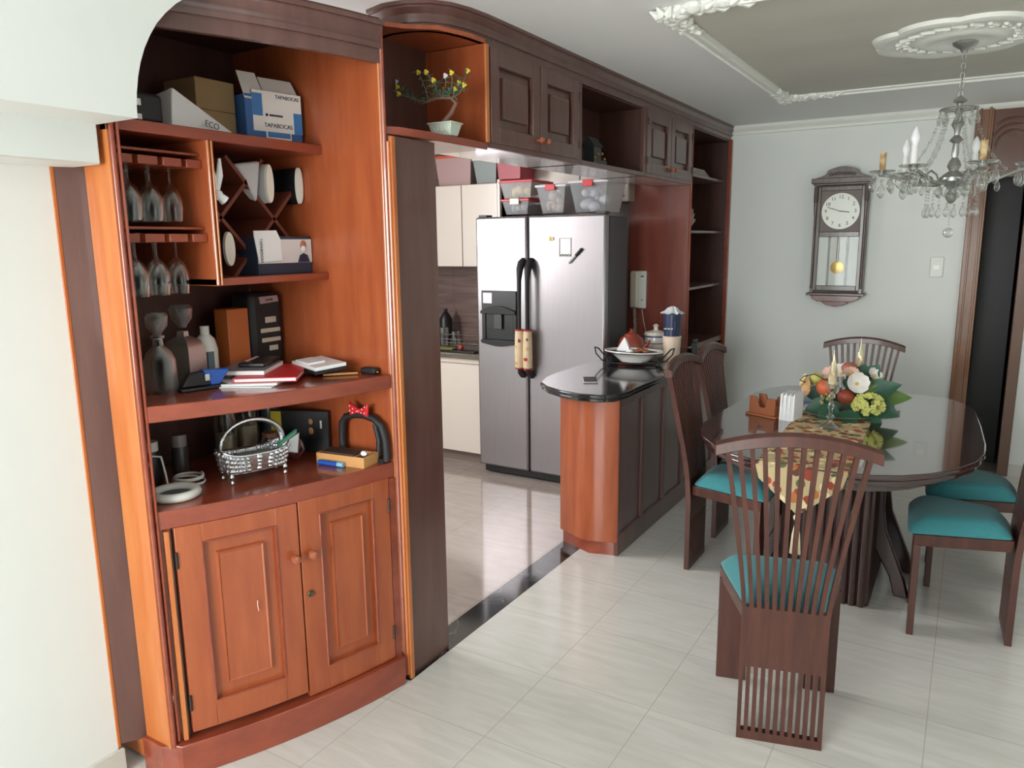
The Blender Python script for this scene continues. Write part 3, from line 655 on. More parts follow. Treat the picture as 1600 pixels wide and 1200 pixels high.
# storage bins
def bin_(x0, x1, y0, y1, z0, h, lab, lid, fill=None, latch=None, flare=.02, body=FROST, name='storage_bin'):
    t = T(name, lab, 'storage box', ((x0+x1)/2, (y0+y1)/2, z0))
    z1 = z0+h; m = MB(); a = flare
    o0 = [(x0+a, y0+a), (x1-a, y0+a), (x1-a, y1-a), (x0+a, y1-a)]; o1 = [(x0, y0), (x1, y0), (x1, y1), (x0, y1)]
    th = .004
    i0 = [(x0+a+th, y0+a+th), (x1-a-th, y0+a+th), (x1-a-th, y1-a-th), (x0+a+th, y1-a-th)]; i1 = [(x0+th, y0+th), (x1-th, y0+th), (x1-th, y1-th), (x0+th, y1-th)]
    vs = [(*p, z0) for p in o0]+[(*p, z1) for p in o1]+[(*p, z1) for p in i1]+[(*p, z0+th) for p in i0]
    fs = [(3, 2, 1, 0)]+[(q*4+k, q*4+(k+1) % 4, (q+1)*4+(k+1) % 4, (q+1)*4+k) for q in range(3) for k in range(4)]+[(12, 13, 14, 15)]
    m.add(vs, fs); m.build('tub', body, t)
    MB().box(x0-.008, x1+.008, y0-.008, y1+.008, z1, z1+.014).box(x0+.01, x1-.01, y0+.01, y1-.01, z1+.014, z1+.019).build('lid', lid, t, bevel=.003)
    if latch:
        xm = (x0+x1)/2
        MB().box(xm-.035, xm+.035, y0-.014, y0-.006, z1-.022, z1+.018).build('latch', latch, t, bevel=.003)
    if fill:
        g = MB(); mt, n = fill
        for k in range(n):
            c = (random.uniform(x0+.06, x1-.06), random.uniform(y0+.05, y1-.08), random.uniform(z0+.035, z1-.035))
            g.ball(c, random.uniform(.022, .034), 8, sx=random.uniform(.8, 1.5))
        o = g.build('contents', mt, t); o['kind'] = 'stuff'
    return t
CLID = mat('clear_lid', (214, 210, 212), .3)
FT = 1.783
bin_(-2.725, -2.525, 4.40, 4.68, FT, .085, 'clear box with red lid, bottom of the stack on the fridge', RED, (mat('clutter_grey', (196, 188, 192), .6), 10), WPLAST)
bin_(-2.74, -2.50, 4.40, 4.68, FT+.104, .10, 'clear box of yellow wrappers with red lid, top of the stack on the fridge', RED, (mat('wrapper_yellow', (226, 200, 110), .5), 16))
bin_(-2.475, -2.265, 4.42, 4.70, FT, .165, 'clear bin with red latch in the middle on top of the fridge', CLID, (mat('clutter_tan', (216, 196, 184), .6), 12), RED, .03)
bin_(-2.235, -1.975, 4.42, 4.71, FT, .180, 'large clear bin with red latch at the right on top of the fridge', CLID, (mat('clutter_white', (224, 222, 226), .6), 14), RED, .03)
# boxes on the kitchen wall cabinet
bin_(-3.52, -3.20, 4.74, 5.0, 2.02, .20, 'translucent mauve tub with orange lid on the left of the kitchen wall cabinet', mat('orange_lid', (214, 84, 40), .4), (mat('clutter_mauve', (150, 100, 104), .6), 10), None, .02, mat('mauve_plastic', (176, 142, 140), .4))
bin_(-3.18, -2.98, 4.74, 5.0, 2.02, .165, 'grey-green plastic tub with white lid on the kitchen wall cabinet', CLID, None, None, .02, mat('greygreen_plastic', (128, 138, 136), .4))
bin_(-2.965, -2.77, 4.72, 4.93, 2.042, .135, 'dark pink plastic basket at the right end of the kitchen wall cabinet', mat('pink_lid', (168, 52, 66), .4), None, None, .01, mat('pink_plastic', (176, 58, 74), .4))

# ================================================================== INTERCOM, ITEMS ON PENINSULA
ic = T('intercom_phone', 'cream wall intercom handset with coiled cord on the red side panel', 'intercom', (-2.03, 5.07, 1.26))
MB().box(-2.070, -1.955, 5.045, 5.071, 1.135, 1.395).build('base', WPLAST, ic, bevel=.006)
MB().box(-2.066, -2.008, 5.018, 5.047, 1.14, 1.39).build('handset', mat('cream_plastic', (228, 218, 198), .35), ic, bevel=.012)
MB().box(-1.992, -1.97, 5.042, 5.046, 1.355, 1.362).box(-1.985, -1.977, 5.042, 5.046, 1.19, 1.197).build('button', BLACK, ic)
co = [(-2.035+.011*math.cos(k*.9)+.012*math.sin(k*.01), 5.045+.008*math.sin(k*.9), 1.135-.0022*k) for k in range(110)]
MB().tube(co, .0022, 5).build('cord', WPLAST, ic)
MB().tube([(-1.99, 5.066, 1.14), (-1.975, 5.066, 1.05), (-1.955, 5.066, .97), (-1.96, 5.066, .88)], .0018, 5).build('wire', WPLAST, ic)

ph = T('smartphone', 'black smartphone lying on the near end of the granite counter', 'phone', (-1.70, 3.63, .872))
rp = rotz(math.radians(118), (-1.705, 3.62))
MB().box(-.078, .078, -.038, .038, .872, .879, T=rp).build('case', mat('pale_case', (196, 186, 186), .4), ph, bevel=.003)
MB().box(-.074, .074, -.035, .035, .8792, .8802, T=rp).build('screen', mat('phone_screen', (22, 20, 24), .45, spec=.2), ph)

BC = (-1.70, 4.22)
rk = T('bowl_stand', 'black wrought-iron stand with curled handles under the white oval bowl', 'stand', (*BC, .872))
m = MB()
ea = rotz(math.radians(18), BC)
for s in (-1, 1):
    hp = [ea(Vector((s*.13, 0, .885))), ea(Vector((s*.19, -.02, .90))), ea(Vector((s*.225, -.02, .94))), ea(Vector((s*.235, 0, .975))), ea(Vector((s*.215, .02, .965))), ea(Vector((s*.18, .02, .925))), ea(Vector((s*.15, 0, .89)))]
    m.tube(hp, .0045, 6)
    for sy in (-1, 1):
        c = ea(Vector((s*.15, sy*.065, 0)))
        m.tube([(c.x+.016*math.cos(a)*(1-a/14), c.y, .892+.016*math.sin(a)*(1-a/14)) for a in [i*.6 for i in range(16)]], .003, 5)
        m.tube([(c.x, c.y, .90), (c.x, c.y, .874)], .004, 6)
m.tube([ea(Vector((.15*math.cos(a), .07*math.sin(a), .886))) for a in [2*PI*i/24 for i in range(24)]], .004, 6, closed=True)
m.build('wire_frame', BLACKM, rk)
bw = T('oval_bowl', 'white oval ceramic bowl with a dark rim line on the granite counter', 'bowl', (*BC, .89))
MB().lathe([(.05, 0), (.075, .004), (.10, .03), (.135, .062), (.160, .066), (.158, .071), (.132, .069), (.095, .036), (.06, .012), (.001, .012)], (BC[0], BC[1], .889), 36, sx=1.15, sy=.78).build('body', CERAM, bw)
MB().lathe([(.151, 0), (.1535, .001), (.1535, .0035), (.151, .004)], (BC[0], BC[1], .9485), 36, sx=1.15, sy=.78).build('rim_line', BLACK, bw)
nk = T('crumpled_napkin', 'crumpled white paper napkin standing in the oval bowl', 'napkin', (-1.77, 4.21, .93))
vs = [(-1.83, 4.22, .925), (-1.715, 4.20, .925), (-1.72, 4.25, .925), (-1.82, 4.27, .93), (-1.765, 4.225, 1.035), (-1.75, 4.24, 1.01), (-1.80, 4.235, .985), (-1.735, 4.22, .97)]
MB().add(vs, [(0, 1, 2, 3), (0, 6, 4), (0, 4, 7), (0, 7, 1), (1, 7, 5), (7, 4, 5), (1, 5, 2), (2, 5, 3), (5, 4, 6), (5, 6, 3), (6, 0, 3)]).build('folds', PAPER, nk, smooth=False)
for k in range(5):
    t_ = tag(MB().lathe([(.001, 0), (.022, .001), (.025, .007), (.019, .012), (.001, .014)], (-1.665+.028*(k % 3), 4.19+.035*(k//3)+.01*(k % 2), .955+.006*(k % 2)), 14).build('cookie', mat('baked_brown', (150, 92, 60), .8, noise=.3, scale=60, bump=.5)), 'small brown cookie in the right half of the oval bowl', 'cookie', 'cookies in the oval bowl')
tag(MB().ball((-1.715, 4.19, .956), .018, 10, sx=1.4, sz=.7).build('white_wrapper', PAPER, bevel=0), 'small shiny white wrapped piece between napkin and cookies in the bowl', 'wrapped piece')
bt = T('brown_teapot', 'reddish brown pot behind the napkin on the granite counter', 'pot', (-1.80, 4.42, .872))
MB().lathe([(.05, 0), (.078, .03), (.085, .08), (.07, .13), (.045, .15), (.042, .158), (.02, .168), (.010, .18), (.012, .19), (.001, .195)], (-1.80, 4.42, .872), 24).build('body', mat('brown_glaze', (140, 60, 42), .3, coat=.4), bt)
MB().tube([(-1.73, 4.40, .93), (-1.685, 4.39, .97), (-1.665, 4.385, 1.0)], [.014, .010, .008], 8).build('spout', mat('brown_glaze', (140, 60, 42), .3), bt)
sj = T('sugar_jar', 'white ceramic sugar jar with blue bands, lid and painted name', 'jar', (-1.68, 4.55, .872))
JC = (-1.715, 4.62, .872)
MB().lathe([(.055, 0), (.070, .02), (.076, .07), (.070, .12), (.068, .135)], JC, 28).build('body', mat('ivory_ceramic', (222, 214, 200), .25, coat=.4), sj)
MB().lathe([(.0695, 0), (.0705, .002), (.0705, .012), (.0695, .014)], (JC[0], JC[1], JC[2]+.125), 28).lathe([(.0755, 0), (.0765, .001), (.0765, .004), (.0755, .005)], (JC[0], JC[1], JC[2]+.085), 28).build('band', mat('cobalt_glaze', (58, 84, 150), .3), sj)
MB().lathe([(.074, .135), (.076, .142), (.07, .155), (.03, .165), (.016, .168), (.014, .185), (.019, .196), (.010, .206), (.001, .208)], JC, 24).build('lid', mat('ivory_ceramic', (222, 214, 200), .25), sj)
MB().tube([(JC[0]+.07, JC[1]-.005, .885+.05), (JC[0]+.098, JC[1]-.01, .90+.05), (JC[0]+.095, JC[1]-.01, .935+.05), (JC[0]+.072, JC[1]-.005, .945+.05)], .008, 8).build('handle', mat('ivory_ceramic', (222, 214, 200), .25), sj)
text(sj, 'Azúcar', .034, (JC[0]-sj.location.x+.0, JC[1]-.0765-sj.location.y, .055), FY, mat('dark_paint', (50, 50, 56), .6))
cupb = T('beige_tumbler', 'tall beige plastic tumbler under the navy cup', 'tumbler', (-1.565, 4.50, .872))
MB().lathe([(.048, 0), (.056, .14), (.0585, .142), (.0585, .150), (.054, .152), (.052, .148), (.001, .146)], (-1.565, 4.50, .872), 26).build('body', BEIGEP, cupb)
cupn = T('navy_pitcher', 'navy blue plastic pitcher standing on the beige tumbler', 'pitcher', (-1.565, 4.50, 1.025))
MB().lathe([(.050, 0), (.056, .135), (.052, .136), (.048, .02), (.001, .018)], (-1.565, 4.50, 1.025), 26).build('body', mat('navy_plastic', (46, 56, 84), .3), cupn)
MB().tube([(-1.535, 4.452, 1.05), (-1.525, 4.43, 1.07), (-1.525, 4.43, 1.12), (-1.535, 4.450, 1.14)], .006, 8).build('handle', mat('navy_plastic', (46, 56, 84), .3), cupn)
m = MB()
for k in range(6): m.box(-1.60+.010*k, -1.594+.010*k, 4.4455, 4.4475, 1.068, 1.076 if k % 2 else 1.072)
m.build('lettering', WPLAST, cupn)
cl = T('white_cloth_cover', 'crumpled white plastic cap on top of the navy pitcher', 'cloth', (-1.565, 4.50, 1.162))
vs = []; fs = []; N = 20
for i, (rr, z) in enumerate([(.072, 1.164), (.06, 1.168), (.045, 1.175), (.032, 1.195), (.015, 1.203), (.002, 1.204)]):
    for k in range(N):
        a = 2*PI*k/N; vs.append((-1.565+rr*(1+.12*math.sin(k*2.3+i))*math.cos(a), 4.50+rr*(1+.12*math.cos(k*1.7))*math.sin(a), z+.006*math.sin(k*2.9)*(1 if i < 3 else .3)))
for i in range(5):
    for k in range(N): fs.append((i*N+k, i*N+(k+1) % N, (i+1)*N+(k+1) % N, (i+1)*N+k))
MB().add(vs, fs).build('folds', mat('milky_plastic', (216, 220, 226), .5), cl)
tag(MB().box(-1.505, -1.47, 4.70, 4.74, .872, .96).box(-1.50, -1.475, 4.705, 4.735, .96, .985).build('black_shaker', BLACK, bevel=.004), 'small black shaker at the edge of the granite counter by the bookcase', 'shaker')

# things in the bookcase (mid-dark)
nw = T('folded_papers', 'stack of folded pale papers on the top shelf of the tall bookcase', 'papers', (-1.78, 5.42, 2.05))
for k in range(5): MB().box(-1.95, -1.71, 5.18+.02*k, 5.64-.03*k, 2.05+.009*k, 2.057+.009*k, T=None).build('sheet', mat('paper_grey', (176, 168, 158), .8), nw, bevel=.001)
sh_ = T('shell_basket', 'fan-shaped beige basket on the second shelf of the tall bookcase', 'basket', (-1.80, 5.42, 1.67))
m = MB()
for k in range(9):
    a = PI*(.12+.76*k/8); m.tube([(-1.80, 5.42, 1.675), (-1.80, 5.42+.10*math.cos(a), 1.70+.09*math.sin(a)), (-1.79, 5.42+.15*math.cos(a), 1.69+.16*math.sin(a))], [.012, .024, .012], 7)
m.build('ribs', mat('bisque', (176, 152, 138), .7), sh_)
vz = T('dark_vase', 'small dark vase with leaves on the third shelf of the tall bookcase', 'vase', (-1.80, 5.30, 1.275))
MB().lathe([(.03, 0), (.045, .04), (.03, .09), (.015, .12), (.02, .14), (.001, .14)], (-1.80, 5.30, 1.275), 16).build('body', mat('dark_green_glaze', (48, 58, 52), .3), vz)
m = MB()
for k in range(6): m.tube([(-1.80, 5.30, 1.40), (-1.80+.02*math.cos(k), 5.30+.03*math.sin(k*1.3), 1.47), (-1.80+.05*math.cos(k), 5.30+.06*math.sin(k*1.3), 1.53)], [.003, .012, .001], 5, flat=.3)
m.build('leaves', GREEN, vz)
pl = T('brass_plate', 'round brownish plate leaning on the lower shelf of the tall bookcase', 'plate', (-1.85, 5.25, .87))
MB().lathe([(.001, 0), (.06, .002), (.085, .012), (.086, .016), (.06, .008), (.001, .006)], T=lambda v: Vector((-1.85+v.z+.02*(v.y/.085), 5.28+v.x, .957+v.y)), n=28).build('disc', mat('bronze', (130, 100, 74), .4, metal=.5), pl)

# bonsai
bo = T('bonsai_plant', 'artificial bonsai with yellow and white blossoms in a pale green rectangular pot', 'plant', (-1.69, 2.36, 1.982))
vs = [(-1.735, 2.325, 1.984), (-1.657, 2.325, 1.984), (-1.657, 2.375, 1.984), (-1.735, 2.375, 1.984), (-1.747, 2.315, 2.026), (-1.645, 2.315, 2.026), (-1.645, 2.385, 2.026), (-1.747, 2.385, 2.026)]
MB().add(vs, [(3, 2, 1, 0), (4, 5, 6, 7), (0, 1, 5, 4), (1, 2, 6, 5), (2, 3, 7, 6), (3, 0, 4, 7)]).box(-1.751, -1.641, 2.311, 2.389, 2.024, 2.031).build('pot', mat('celadon', (186, 196, 180), .35, coat=.3), bo, bevel=.003)
m = MB()
for k in range(5): m.tube([(-1.728+.016*k, 2.321, 2.0), (-1.724+.016*k, 2.318, 2.012), (-1.718+.016*k, 2.321, 2.0)], .0022, 5)
m.build('relief', mat('celadon_light', (208, 214, 200), .4), bo)
trk = [(-1.70, 2.35, 2.035), (-1.665, 2.35, 2.065), (-1.645, 2.35, 2.095), (-1.665, 2.345, 2.115), (-1.72, 2.34, 2.118), (-1.79, 2.34, 2.105)]
MB().tube(trk, [.009, .008, .008, .007, .005, .003], 7).build('trunk', BARK, bo)
brn = MB(); lf = MB(); fy = MB(); fw = MB()
tips = []
for k, (bx, bz, tx, tz) in enumerate([(-1.79, 2.105, -1.90, 2.175), (-1.79, 2.105, -1.94, 2.205), (-1.77, 2.11, -1.86, 2.14), (-1.76, 2.112, -1.80, 2.215), (-1.74, 2.115, -1.76, 2.185), (-1.72, 2.118, -1.70, 2.17), (-1.70, 2.118, -1.68, 2.19), (-1.69, 2.115, -1.65, 2.17), (-1.67, 2.115, -1.62, 2.185), (-1.66, 2.11, -1.60, 2.15), (-1.66, 2.11, -1.61, 2.205), (-1.70, 2.118, -1.73, 2.20), (-1.72, 2.118, -1.64, 2.14)]):
    yy = 2.34+.05*math.sin(k*2.1); mid = ((bx+tx)/2+.006, 2.34+.025*math.sin(k*2.1), (bz+tz)/2-.006)
    brn.tube([(bx, 2.34, bz), mid, (tx, yy, tz)], .0022, 5); tips.append((tx, yy, tz))
    for q in range(12):
        s_ = (q+1)/12; px = bx+(tx-bx)*s_; pz = bz+(tz-bz)*s_; py = 2.34+(yy-2.34)*s_
        a = q*2.3+k
        dx, dy, dz = .026*math.cos(a), .02*math.sin(a*1.3), .014*math.sin(a)
        lf.tube([(px, py, pz), (px+dx*.5, py+dy*.5, pz+dz*.5+.003), (px+dx, py+dy, pz+dz)], [.001, .0050, .0006], 5, flat=.35)
for k, t_ in enumerate(tips):
    g = fw if k in (1, 6) else fy
    for q in range(3): g.ball((t_[0]+.005*math.cos(q*2.1), t_[1]-.004, t_[2]+.005*math.sin(q*2.1)), .0055, 7)
brn.build('branches', BARK, bo); lf.build('leaves', mat('pine_green', (60, 112, 88), .6), bo)
fy.build('yellow_blossoms', mat('blossom_yellow', (214, 190, 60), .6), bo); fw.build('white_blossoms', mat('blossom_white', (224, 218, 222), .6), bo)
orn = T('crystal_ornament', 'tiny dark glass ornament on the curved corner shelf left of the bonsai', 'ornament', (-1.85, 2.22, 1.982))
m = MB()
for k in range(7): m.ball((-1.83+.014*math.cos(k*1.1), 2.22+.014*math.sin(k*1.1), 1.994+.006*(k % 3)), .010, 6)
m.build('facets', mat('violet_glass', (60, 50, 70), .15, coat=1), orn)
# ornaments in open niche
t_ = T('figurine_tower', 'carved dark figurine at the left edge of the open upper niche', 'figurine', (-1.72, 3.44, 1.987))
MB().lathe([(.03, 0), (.032, .02), (.018, .04), (.03, .07), (.02, .10), (.028, .13), (.018, .155), (.022, .18), (.012, .20), (.016, .215), (.001, .235)], (-1.735, 3.455, 1.987), 14).build('body', mat('grey_stone', (112, 104, 94), .6, noise=.4, scale=50), t_)
t_ = T('village_ornament', 'dark house-shaped ornament in the middle of the open upper niche', 'ornament', (-1.78, 3.80, 1.987))
m = MB().box(-1.83, -1.73, 3.70, 3.86, 1.987, 2.02)
m.box(-1.81, -1.75, 3.74, 3.83, 2.02, 2.09).prism([(-1.82, 2.09), (-1.74, 2.09), (-1.78, 2.14)], 3.73, 3.84, T=lambda v: Vector((v.x, v.z, v.y)))
m.build('house', mat('dark_ceramic', (62, 66, 66), .5), t_)
m = MB()
for (y, z) in ((3.76, 2.05), (3.81, 2.055), (3.72, 2.03), (3.84, 2.03)): m.ball((-1.735, y, z), .008, 8)
m.build('details', mat('ochre_paint', (168, 128, 70), .5), t_)

# ================================================================== CONTENTS OF DISPLAY CABINET
# stemware hanging upside-down
WG = T('wine_glass', 'x', 'wine glass', (0, 0, 0), group='wine glasses hanging in the cabinet racks')
MB().lathe([(.031, .018), (.030, .020), (.012, .022), (.0035, .016), (.0030, -.040), (.006, -.052), (.022, -.066), (.033, -.095), (.034, -.125), (.030, -.158), (.029, -.158), (.032, -.125), (.031, -.097), (.018, -.070), (.001, -.058)], n=20).build('bowl', GLASS, WG, local=True)
spots = []
first = True
for zr, rows, sc_, nm in ((1.825, [(1.308, 3), (1.384, 3), (1.460, 3)], 1.0, 'upper'), (1.612, [(1.308, 3), (1.384, 3), (1.460, 3)], 1.0, 'lower')):
    for ri, (y, n) in enumerate(rows):
        for k in range(n):
            x = -2.03-.11*k-.015*ri
            lab = 'wine glass hung upside down, %s cabinet rack, %s row, %s' % (nm, ('left', 'middle', 'right')[ri], ('foremost', 'second in', 'rearmost')[k])
            if first: WG.location = (x, y, zr+.006); WG['label'] = lab; first = False
            else: dup(WG, (x, y, zr+.006), label=lab)
# top shelf objects
tb = T('face_mask_carton', 'open white and blue printed carton on the top shelf of the display cabinet', 'box', (-2.08, 1.87, 1.937))
rt = rotz(math.radians(-10), (-2.10, 1.875))
def rloc(fn, par): return lambda v: fn(v)
MB().box(-.09, .055, -.105, .105, 1.937, 2.085, T=rt).build('carton', mat('carton_blue', (52, 96, 150), .6), tb, bevel=.002)
MB().box(.0555, .0575, -.08, .104, 1.972, 2.10, T=rt).box(.0555, .0575, -.035, .06, 1.939, 1.972, T=rt).build('front_label', mat('carton_white', (228, 222, 216), .6), tb)
fp = MB()
for (y0, y1, z0, z1) in ((-.105, -.03, 2.07, 2.16), (-.03, .105, 2.075, 2.15)):
    a = [rt(Vector((.058, y0, z0))), rt(Vector((.058, y1, z0))), rt(Vector((.015, y1-.01, z1))), rt(Vector((.015, y0, z1)))]
    b = [p+Vector((-.003, 0, 0)) for p in a]
    fp.add(a+b, [(0, 1, 2, 3), (7, 6, 5, 4), (0, 4, 5, 1), (1, 5, 6, 2), (2, 6, 7, 3), (3, 7, 4, 0)])
fp.build('flap', mat('carton_white', (228, 222, 216), .6), tb)
ta = math.radians(90-10)
def tbl(yl, z): p = rt(Vector((.0582, yl, z))); return (p.x-tb.location.x, p.y-tb.location.y, p.z-tb.location.z)
text(tb, 'TAPABOCAS', .019, tbl(.012, 1.992), (PI/2, 0, ta), NAVY)
for a_ in ((-.03, .055, 1.955, 1.972), (.072, .104, 1.972, 2.04), (-.08, -.045, 2.02, 2.09)): MB().box(.0576, .059, *a_, T=rt).build('blue_print', mat('print_blue', (64, 118, 176), .6), tb)
text(tb, 'TAPABOCAS', .016, tbl(.050, 2.085), (PI/2, 0, ta), NAVY)
MB().box(.0576, .0588, -.02, .03, 2.022, 2.028, T=rt).ball(rt(Vector((.058, -.03, 2.025))), .005, 8).build('small_print', NAVY, tb)
for i, (z0, z1, lab, dy) in enumerate(((1.937, 2.023, 'brown cardboard box on the top cabinet shelf, lower of the two stacked', 0), (2.024, 2.118, 'brown cardboard box on the top cabinet shelf, upper of the two stacked', -.012))):
    b_ = MB().box(-2.27, -2.115, 1.63+dy, 1.765, z0, z1)
    tag(b_.build('cardboard_box', KRAFT, bevel=.002), lab, 'box')
bg = T('white_bag', 'flat white bag with dark lettering lying in front on the top cabinet shelf', 'bag', (-2.05, 1.58, 1.937))
vs = [(-2.15, 1.46, 1.938), (-2.01, 1.45, 1.938), (-2.03, 1.73, 1.938), (-2.12, 1.70, 1.938), (-2.12, 1.47, 2.04), (-2.03, 1.475, 2.055), (-2.04, 1.70, 1.945), (-2.10, 1.69, 1.948)]
MB().add(vs, [(3, 2, 1, 0), (4, 5, 6, 7), (0, 1, 5, 4), (1, 2, 6, 5), (2, 3, 7, 6), (3, 0, 4, 7)]).build('cloth', mat('bag_white', (226, 224, 222), .8), bg, bevel=.006)
text(bg, 'ECO', .026, (.036, .010, .022), (math.radians(88), math.radians(9), math.radians(92)), mat('dark_grey_ink', (90, 88, 96), .7))
bd_ = T('black_pouch', 'black strap pouch with two white tags at the far left of the top cabinet shelf', 'pouch', (-2.05, 1.37, 1.937))
MB().box(-2.10, -2.0, 1.305, 1.42, 1.938, 2.02).build('pouch', BLACKM, bd_, bevel=.012)
MB().box(-2.0, -1.998, 1.325, 1.35, 1.945, 1.96).box(-2.0, -1.998, 1.325, 1.35, 1.982, 2.0).build('tag', WPLAST, bd_, bevel=.001)
# wrapped bottles lying in the lattice
def wbottle(y, z, lab, ry, rz_, body):
    t = T('oval_ended_bottle', lab, 'bottle', (-2.2, y, z), group='bottles lying in the cabinet lattice')
    MB().lathe([(.001, 0), (.95, .0), (1, .01), (.98, .12), (.5, .20), (.3, .26), (.001, .26)], T=lambda v: Vector((-2.068-v.z, y+v.x*ry, z+v.y*rz_)), n=24).build('body', body, t)
    MB().lathe([(.001, 0), (.97, .0), (1.0, .006), (1.0, .012), (.001, .014)], T=lambda v: Vector((-2.056-v.z, y+v.x*ry, z+v.y*rz_)), n=24).build('end_cap', mat('bottle_base', (226, 220, 206), .6), t)
wbottle(1.838, 1.805, 'pale bottle with white oval end, middle of the cabinet bottle lattice', .016, .064, mat('pale_wrap', (196, 196, 196), .7))
wbottle(1.972, 1.805, 'dark bottle with white oval end, upper right of the cabinet lattice', .014, .062, BLACK)
wbottle(1.655, 1.590, 'dark bottle with white oval end, lower left of the cabinet lattice', .020, .055, BLACK)
tg = T('white_cloth_cone', 'draped white cloth hanging beside the upper middle wrapped bottle', 'cloth', (-2.1, 1.78, 1.8))
vs = [(-2.10, 1.735, 1.865), (-2.07, 1.815, 1.878), (-2.08, 1.80, 1.74), (-2.16, 1.73, 1.86), (-2.13, 1.81, 1.875), (-2.12, 1.80, 1.75)]
MB().add(vs, [(0, 2, 1), (3, 4, 5), (0, 1, 4, 3), (1, 2, 5, 4), (2, 0, 3, 5)]).build('folds', mat('grey_white_cloth', (196, 192, 192), .8), tg, bevel=.008)
rb = T('white_knotted_cloth', 'knotted white ribbon standing at the left end of the bottle lattice', 'ribbon', (-1.99, 1.56, 1.74))
MB().tube([(-1.99, 1.56, 1.76), (-1.985, 1.555, 1.80), (-1.985, 1.553, 1.84)], [.006, .010, .004], 8).tube([(-1.99, 1.57, 1.76), (-1.985, 1.578, 1.81), (-1.985, 1.583, 1.86)], [.006, .011, .004], 8).ball((-1.985, 1.568, 1.752), .016, 10).tube([(-1.985, 1.572, 1.75), (-1.98, 1.588, 1.735)], [.012, .016], 8).tube([(-1.99, 1.56, 1.745), (-1.99, 1.558, 1.503)], .004, 6).build('loops', PAPER, rb)
mb_ = T('mask_box', 'white and navy box of face masks with torn flap on the middle cabinet shelf', 'box', (-2.06, 1.86, 1.503))
MB().box(-2.13, -2.035, 1.745, 1.985, 1.503, 1.63).build('box', mat('navy_box', (44, 54, 72), .5), mb_, bevel=.002)
MB().box(-2.035, -2.033, 1.745, 1.985, 1.540, 1.62).build('upper_print', mat('box_white', (214, 208, 206), .6), mb_)
vs = [(-2.033, 1.735, 1.63), (-2.033, 1.845, 1.62), (-2.028, 1.845, 1.55), (-2.028, 1.745, 1.545), (-2.04, 1.74, 1.648), (-2.04, 1.835, 1.65)]
vs2 = [(x-.004, y, z) for x, y, z in vs]
MB().add(vs+vs2, [(0, 3, 2, 1), (0, 1, 5, 4), (6, 7, 8, 9), (6, 10, 11, 7), (0, 6, 9, 3), (3, 9, 8, 2), (2, 8, 7, 1), (1, 7, 11, 5), (5, 11, 10, 4), (4, 10, 6, 0)]).build('flap', PAPER, mb_)
text(mb_, 'TAPABOCAS', .014, (.0335, -.105, .08), (PI/2, PI/2, PI/2), mat('dark_grey_ink', (90, 88, 96), .7))
pm = MB().ball((-2.031, 1.945, 1.598), .014, 14, sx=.15, sz=1.35); pm.build('printed_face', mat('print_skin', (176, 112, 84), .6), mb_)
MB().ball((-2.030, 1.945, 1.588), .0115, 12, sx=.16, sz=1.0).build('printed_mask', PAPER, mb_)
MB().prism([(1.918, 1.541), (1.972, 1.541), (1.962, 1.565), (1.945, 1.572), (1.928, 1.565)], -2.0325, -2.030, T=lambda v: Vector((v.z, v.x, v.y))).build('printed_shirt', NAVY, mb_)
# lower-mid shelf z=1.158
ZS = 1.158
def decanter(x, y, sc_, lab, square=False):
    t = T('crystal_decanter', lab, 'decanter', (x, y, ZS))
    n = 4 if square else 20
    rot = rotz(PI/4+.35) if square else (lambda v: v)
    prof = [(.045, 0), (.048, .01), (.046, .10), (.036, .125), (.016, .145), (.014, .165), (.02, .170), (.02, .176), (.001, .176)]
    if square: prof = [(.062, 0), (.064, .01), (.064, .115), (.05, .135), (.018, .15), (.016, .165), (.001, .165)]
    MB().lathe([(a*sc_, b*sc_) for a, b in prof], n=n, T=lambda v: rot(v)+Vector((x, y, ZS))).build('bottle', CUTG, t)
    MB().lathe([(a*sc_, b*sc_) for a, b in [(.012, .176), (.016, .185), (.032, .205), (.036, .235), (.028, .245), (.001, .246)]], (x, y, ZS), 10).build('stopper', CUTG, t)
    return t
decanter(-2.11, 1.405, 1.0, 'round cut-glass decanter with stopper at the left end of the middle shelf')
decanter(-2.17, 1.535, 1.05, 'square cut-glass decanter with stopper behind the stapler', True)
wb = T('white_plastic_bottle', 'white plastic bottle with white cap standing behind the decanters', 'bottle', (-2.20, 1.64, ZS))
MB().lathe([(.036, 0), (.038, .01), (.038, .10), (.030, .135), (.016, .150), (.001, .15)], (-2.20, 1.64, ZS), 20).build('body', WPLAST, wb)
MB().lathe([(.015, .15), (.015, .178), (.001, .178)], (-2.20, 1.64, ZS), 16).build('cap', WPLAST, wb)
MB().box(-2.166, -2.160, 1.615, 1.640, ZS+.015, ZS+.095).build('label_patch', mat('grey_blue_label', (96, 112, 120), .5), wb)
ob = tag(MB().box(-2.27, -2.20, 1.735, 1.825, ZS, ZS+.225).build('orange_box', mat('orange_brown_card', (190, 104, 52), .5), bevel=.003), 'upright orange-brown cardboard box between white bottle and black organiser', 'box')
so = T('black_organiser', 'black mesh organiser with white oblong slots standing on the middle cabinet shelf', 'organiser', (-2.22, 1.90, ZS))
MB().box(-2.30, -2.19, 1.83, 1.975, ZS, ZS+.275).build('body', BLACKM, so, bevel=.02)
m = MB()
for (z, y0, y1, h) in ((.165, 1.888, 1.938, .022), (.130, 1.865, 1.955, .016), (.095, 1.868, 1.955, .016), (.062, 1.90, 1.94, .020)):
    m.box(-2.19, -2.184, y0, y1, ZS+z, ZS+z+h)
m.build('slot', mat('slot_cream', (196, 184, 166), .6), so, bevel=.004)
